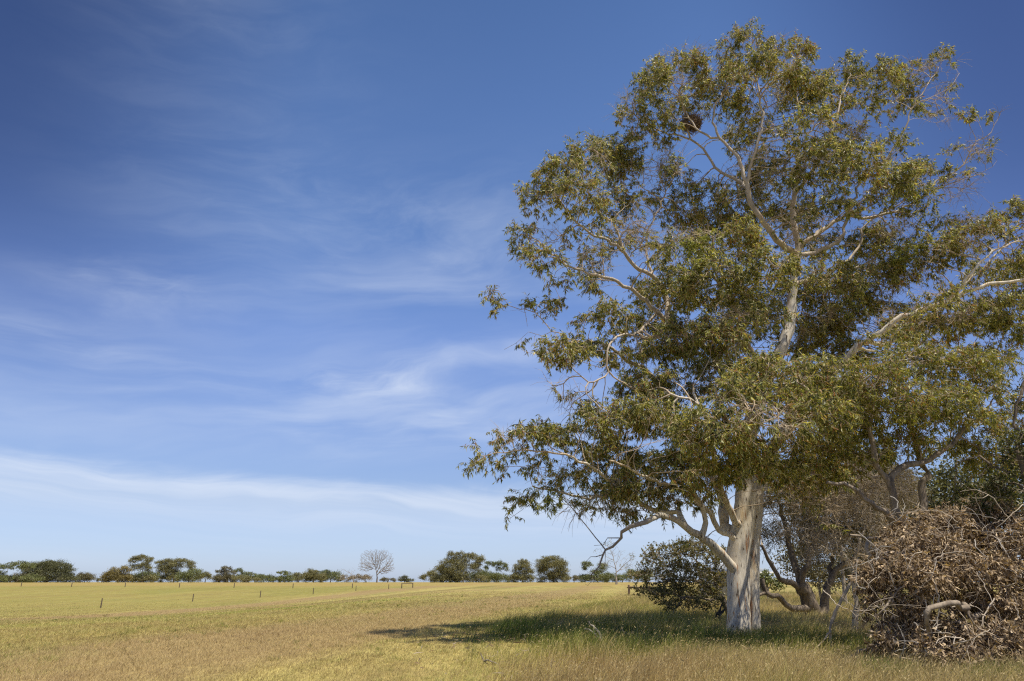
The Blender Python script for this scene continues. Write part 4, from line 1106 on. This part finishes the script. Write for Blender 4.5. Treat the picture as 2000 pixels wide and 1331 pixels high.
def bare_tree(name, label, u0, v0, Y, fan, r, seed, n=420, step=.5, kill=.55, m='bare_wood', leaves=None, tip=.03, group=None):
    rng = np.random.default_rng(seed)
    b = P(u0, v0, Y); b[2] = float(hz(b[0], Y))
    o = thing(name, label, 'tree', b, group)
    S = Skel(seed)
    top = b + np.array([0, 0, 1.5])
    S.path([b - np.array([0, 0, .3]), top], r, r * .85, -1, 0, step=.4, wob=.03)
    A = []
    for (u, v, ru, rv, w) in fan:
        c = P(u, v, Y); s = mpp(v, Y); kk = int(n * w)
        d = unit(rng.normal(0, 1, (kk, 3))) * (rng.uniform(.3, 1, kk) ** .5)[:, None]
        A.append(c + d * (ru * s, ru * s * .8, rv * s))
    A = np.vstack(A); A = A[A[:, 2] > b[2] + 1.2]
    S.grow(A, step=step, kill=kill, jit=.16, keep=.9, up=.05)
    S.finish(tip=tip, exp=2.1, rmax=r)
    V, Fq = S.tubes(S.r > .10, sides=7); mesh_np('trunk', V, Fq, M[m], o, True)
    V, Fq = S.tubes(S.r <= .10, sides=4); mesh_np('branches', V, Fq, M[m], o, True)
    if leaves:
        V, Fq = cloud_crown(leaves, Y, rng, .35, 1.0); mesh_np('crown', V, Fq, M['far_olive'], o)
    return o
bare_tree('bare_tree', 'leafless grey tree with fanned branches standing alone on the crest', 736, 1140, 340, [(722, 1094, 22, 20, .4), (750, 1098, 20, 24, .4), (738, 1086, 20, 13, .3), (714, 1108, 16, 10, .15), (760, 1110, 12, 8, .12)], .42, 7, n=2200, step=.45, kill=.45, tip=.040)
bare_tree('bare_tree', 'small leafless grey tree beside the dead brush', 690, 1140, 346, [(683, 1117, 13, 7, .5), (672, 1114, 8, 5, .2)], .2, 8, n=120, step=.5, kill=.8, tip=.030)
bare_tree('half_bare_tree', 'half-bare pale gum with forked limbs behind the drooping dead limb', 1204, 1140, 250, [(1190, 1075, 22, 16, .4), (1218, 1095, 24, 24, .5), (1180, 1100, 14, 14, .2), (1235, 1090, 10, 14, .1)], .42, 9, n=320, step=.5, kill=.7, tip=.026, m='far_bark',
          leaves=[(1190, 1062, 16, 8, .5), (1232, 1088, 10, 6, .6), (1165, 1078, 8, 5, .3), (1222, 1108, 14, 6, .4), (1190, 1100, 10, 6, .4)])

# background scrub seen between the stems on the right
MG = 'scrub trees behind the right hand thicket'
for k, (lab, lobes, u0, Y, lm) in enumerate([
    ('light green bush in front of the shed right of the pale trunk', [(1497, 1134, 16, 15), (1520, 1142, 16, 12), (1480, 1140, 14, 14)], 1500, 62, 'far_green'),
    ('brown-green scrub behind the gnarled stems', [(1560, 1095, 40, 34, .7), (1600, 1130, 34, 24), (1640, 1120, 30, 30, .8)], 1600, 66, 'far_brown'),
    ('dark scrub filling the gap left of the brush heap', [(1680, 1110, 40, 40), (1730, 1120, 40, 44), (1700, 1060, 50, 30, .8)], 1705, 58, 'far_dark'),
    ('dark tree filling the back of the thicket above the brush heap', [(1780, 1000, 60, 60), (1860, 960, 70, 60), (1940, 1000, 60, 60), (1840, 1060, 80, 50), (1980, 930, 50, 50)], 1860, 44, 'far_dark'),
    ('brown scrub tree behind the gnarled tree crown', [(1640, 990, 60, 40, .6), (1560, 1000, 50, 30, .4), (1710, 980, 50, 50, .7)], 1650, 52, 'far_brown')]):
    far_tree('scrub_tree', lab, lobes, lm, u0, Y=Y, v0=1160, seed=300 + k, group=MG, trunk=.16, cover=5, size=.20)

# ------------------------------------------------------------------ grass
def blades(x, y, h, w, col, rng, lean=.3, wind=.25):
    n = len(x)
    b = np.stack([x, y, hz(x, y) - .01], 1)
    a = rng.uniform(0, 2 * math.pi, n)
    side = np.stack([np.cos(a), np.sin(a), np.zeros(n)], 1)
    ln = rng.normal(0, lean, (n, 2)) + np.array([wind, 0])
    mid = b + np.stack([ln[:, 0] * h * .35, ln[:, 1] * h * .35, h * .58], 1)
    tip = b + np.stack([ln[:, 0] * h * 1.1, ln[:, 1] * h * 1.1, h], 1)
    W = w[:, None] * .5
    V = np.stack([b - side * W, b + side * W, mid - side * W * .85, mid + side * W * .85, tip], 1).reshape(-1, 3)
    k = (np.arange(n) * 5)[:, None]
    q = k + np.array([[0, 1, 3, 2]]); tr = k + np.array([[2, 3, 4]])
    c = np.repeat(col, 5, 0)
    return V, [q, tr], c

def tall_edge(y):
    return np.interp(y, TALL_Y, TALL_X)

def pal(t, cols):
    t = np.clip(t, 0, 1) * (len(cols) - 1); i = np.minimum(t.astype(int), len(cols) - 2); f = (t - i)[:, None]
    c = np.array(cols); return c[i] * (1 - f) + c[i + 1] * f

def sample(n, y0, y1, rng, power=1.6):
    """points whose density falls with distance"""
    u = rng.uniform(0, 1, n)
    a = 2 - power
    y = (y0 ** a + u * (y1 ** a - y0 ** a)) ** (1 / a)
    x = rng.uniform(-1, 1, n) * (y * .82 + 4.0)
    return x, y

def make_grass():
    rng = np.random.default_rng(77)
    # long grass under and around the trees
    x, y = sample(1050000, 9.5, 105, rng)
    e = tall_edge(y) + (vnoise(x * .9, y * .6, 3) - .5) * 2.0 + (vnoise(x * .2, y * .15, 4) - .5) * 4.5
    keep = (x > e) & (rng.uniform(0, 1, len(x)) < .12 + .88 * ss(0, 3.0, x - e) * (.35 + .65 * vnoise(x * 1.1, y * .8, 31)))
    x, y, e = x[keep], y[keep], e[keep]
    n = len(x); print('tall blades', n)
    n1 = vnoise(x * .55, y * .40, 1); n2 = vnoise(x * 2.1, y * 1.6, 2); n3 = vnoise(x * .16, y * .14, 5)
    h = (.09 + .20 * n1 + .18 * n2 + .16 * vnoise(x * 1.4, y * 1.1, 33) ** 3) * rng.uniform(.5, 1.6, n) * (.45 + .55 * ss(0, 2.5, x - e))
    w = .0052 * np.clip(y / 13, 1, 9) * rng.uniform(.7, 1.3, n)
    green = .03 + n1 * .45 + n3 * .40 + .30 * ss(11, 3, np.abs(y - 24)) * ss(12, 5, x) - .42 * ss(20, 15, y + (n3 - .5) * 5) - .15 * ss(7, 12, x) + (vnoise(x * .8, y * .6, 61) - .5) * .35
    t = green + rng.normal(0, .20, n)
    col = pal(t, [(.41, .305, .145), (.55, .44, .20), (.50, .41, .16), (.34, .33, .08), (.19, .225, .04), (.11, .155, .026)])
    col *= rng.uniform(.6, 1.35, n)[:, None]
    V, Fq, c = blades(x, y, h, w, col, rng, .34, .34)
    tag(mesh_np('long_grass', V, Fq, M['grass'], colors=c), 'long green and straw grass leaning in the wind under the trees', 'grass', kind='stuff')
    m = (rng.uniform(0, 1, n) < np.clip(.32 - y / 140, .04, 1)) & (y < 48) & (h > .16)
    tip = V.reshape(-1, 5, 3)[m][:, 4]; mid = V.reshape(-1, 5, 3)[m][:, 2]; k = len(tip)
    d = unit(tip - mid); d[:, 2] -= .15; d = unit(d)
    L = rng.uniform(.035, .075, k); W = rng.uniform(.009, .016, k) * np.clip(y[m] / 16, 1, 3)
    hv, hf = leaf_quads(tip - d * .02, d, L, W, rng)
    hc = np.array([.50, .40, .20]) * rng.uniform(.6, 1.15, k)[:, None]
    tag(mesh_np('seed_heads', hv, hf, M['grass'], colors=np.repeat(hc, 4, 0)), 'pale dry seed heads nodding above the long grass', 'grass', kind='stuff')
    # shed leaves, bark strips and little sticks under the crown
    k = 5200
    x = rng.normal(8.5, 5.0, k); y = rng.normal(22, 4.8, k)
    q = (x > tall_edge(y)) & (y > 12); x, y = x[q], y[q]; k = len(x)
    p = np.stack([x, y, hz(x, y) + rng.uniform(.03, .20, k)], 1)
    d = rng.normal(0, 1, (k, 3)); d[:, 2] *= .35; d = unit(d)
    L = rng.uniform(.08, .40, k) ** 1.0
    lv, lf = leaf_quads(p, d, L, rng.uniform(.012, .035, k), rng)
    cl = np.array([[.34, .24, .15], [.45, .37, .28], [.22, .14, .09], [.50, .42, .30]])[rng.integers(0, 4, k)] * rng.uniform(.7, 1.1, k)[:, None]
    tag(mesh_np('bark_litter', lv, lf, M['grass'], colors=np.repeat(cl, 4, 0)), 'shed bark strips, sticks and dead leaves caught in the grass under the gum', 'litter', kind='stuff')
    # lush blades in front of the brush heap
    n = 15000
    x = rng.uniform(6.6, 13.5, n); y = rng.uniform(12.9, 15.0, n)
    k = vnoise(x * 1.3, y * 1.3, 8) > .42; x, y = x[k], y[k]; n = len(x)
    V, Fq, c = blades(x, y, rng.uniform(.15, .45, n) * (.5 + .7 * vnoise(x * 2.3, y * 2.3, 18)), np.full(n, .010), pal(rng.uniform(0, 1, n), [(.08, .14, .02), (.16, .24, .03), (.30, .32, .07)]), rng, .35, .25)
    tag(mesh_np('green_grass', V, Fq, M['grass'], colors=c), 'lush green grass clumps in front of the brush heap at lower right', 'grass', kind='stuff')
    # mown stubble
    x, y = sample(1150000, 9.5, 150, rng, 1.7)
    keep = (x < tall_edge(y) + 4.0) & (rng.uniform(0, 1, len(x)) > ss(25, 148, y + (vnoise(x * .2, y * .1, 41) - .5) * 30))
    x, y = x[keep], y[keep]; n = len(x); print('short blades', n)
    s = x * RD[1] - y * RD[0]; l = x * RD[0] + y * RD[1]
    r1 = vnoise(s * .32, l * .03, 21) * .6 + vnoise(s * 1.1, l * .12, 22) * .4
    r2 = vnoise(x * .5, y * .3, 23); r3 = vnoise(x * 2.5, y * 1.8, 24)
    h = (.025 + .04 * r1 + .03 * r3 + .05 * vnoise(x * 4, y * 3, 51) ** 2) * rng.uniform(.6, 1.4, n)
    w = .0055 * np.clip(y / 13, 1, 10) * rng.uniform(.7, 1.3, n)
    r4 = vnoise(x * .12, y * .09, 29) * .6 + vnoise(x * .34, y * .25, 30) * .4
    t = -.02 + r1 * .40 + r2 * .20 + (r4 - .35) * .55 - .25 * ss(-4, -12, x) * ss(24, 13, y) + rng.normal(0, .17, n)
    bd = lambda a, b: ss(a, a + 2, s) * (1 - ss(b - 2, b, s))
    t += .07 + .25 * bd(-48, -42) + .2 * bd(-29, -23) + .2 * bd(-5, -1) - .2 * bd(-42, -37) + (vnoise(x * 5, y * 3, 50) - .5) * .3
    col = pal(t, [(.27, .19, .085), (.36, .275, .11), (.43, .335, .13), (.48, .41, .15), (.33, .33, .085), (.2, .23, .045)])
    col *= rng.uniform(.75, 1.25, n)[:, None]
    wt = (.65 * bd(-62, -50) + .62 * bd(-16, -6.5) + .4 * bd(-36, -30))[:, None]
    col = col * (1 - wt) + np.array([.44, .315, .165]) * rng.uniform(.75, 1.3, n)[:, None] * wt
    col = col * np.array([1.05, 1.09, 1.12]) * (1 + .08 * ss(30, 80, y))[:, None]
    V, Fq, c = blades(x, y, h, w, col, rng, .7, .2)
    # scattered tussocks left standing by the mower
    tx, ty = sample(2600, 11, 90, rng, 1.5)
    q = (tx < tall_edge(ty) + 1) & (vnoise(tx * .25, ty * .15, 71) > .42); tx, ty = tx[q], ty[q]; k = len(tx); nb = 22
    rr = rng.uniform(.03, .12, k)
    bx = np.repeat(tx, nb) + rng.normal(0, 1, k * nb) * np.repeat(rr, nb); by = np.repeat(ty, nb) + rng.normal(0, 1, k * nb) * np.repeat(rr, nb)
    bc = pal(np.repeat(rng.uniform(0, 1, k), nb), [(.50, .43, .17), (.44, .38, .13), (.26, .28, .06), (.14, .18, .035)]) * rng.uniform(.7, 1.25, k * nb)[:, None]
    V2, F2, c2 = blades(bx, by, rng.uniform(.05, .14, k * nb) * np.repeat(rng.uniform(.6, 1.3, k), nb), .0055 * np.clip(by / 13, 1, 6), bc, rng, .5, .2)
    Fq = [Fq[0], Fq[1], F2[0] + len(V), F2[1] + len(V)]; V = np.vstack([V, V2]); c = np.vstack([c, c2])
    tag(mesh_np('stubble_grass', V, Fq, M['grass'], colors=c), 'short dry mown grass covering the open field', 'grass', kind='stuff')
make_grass()
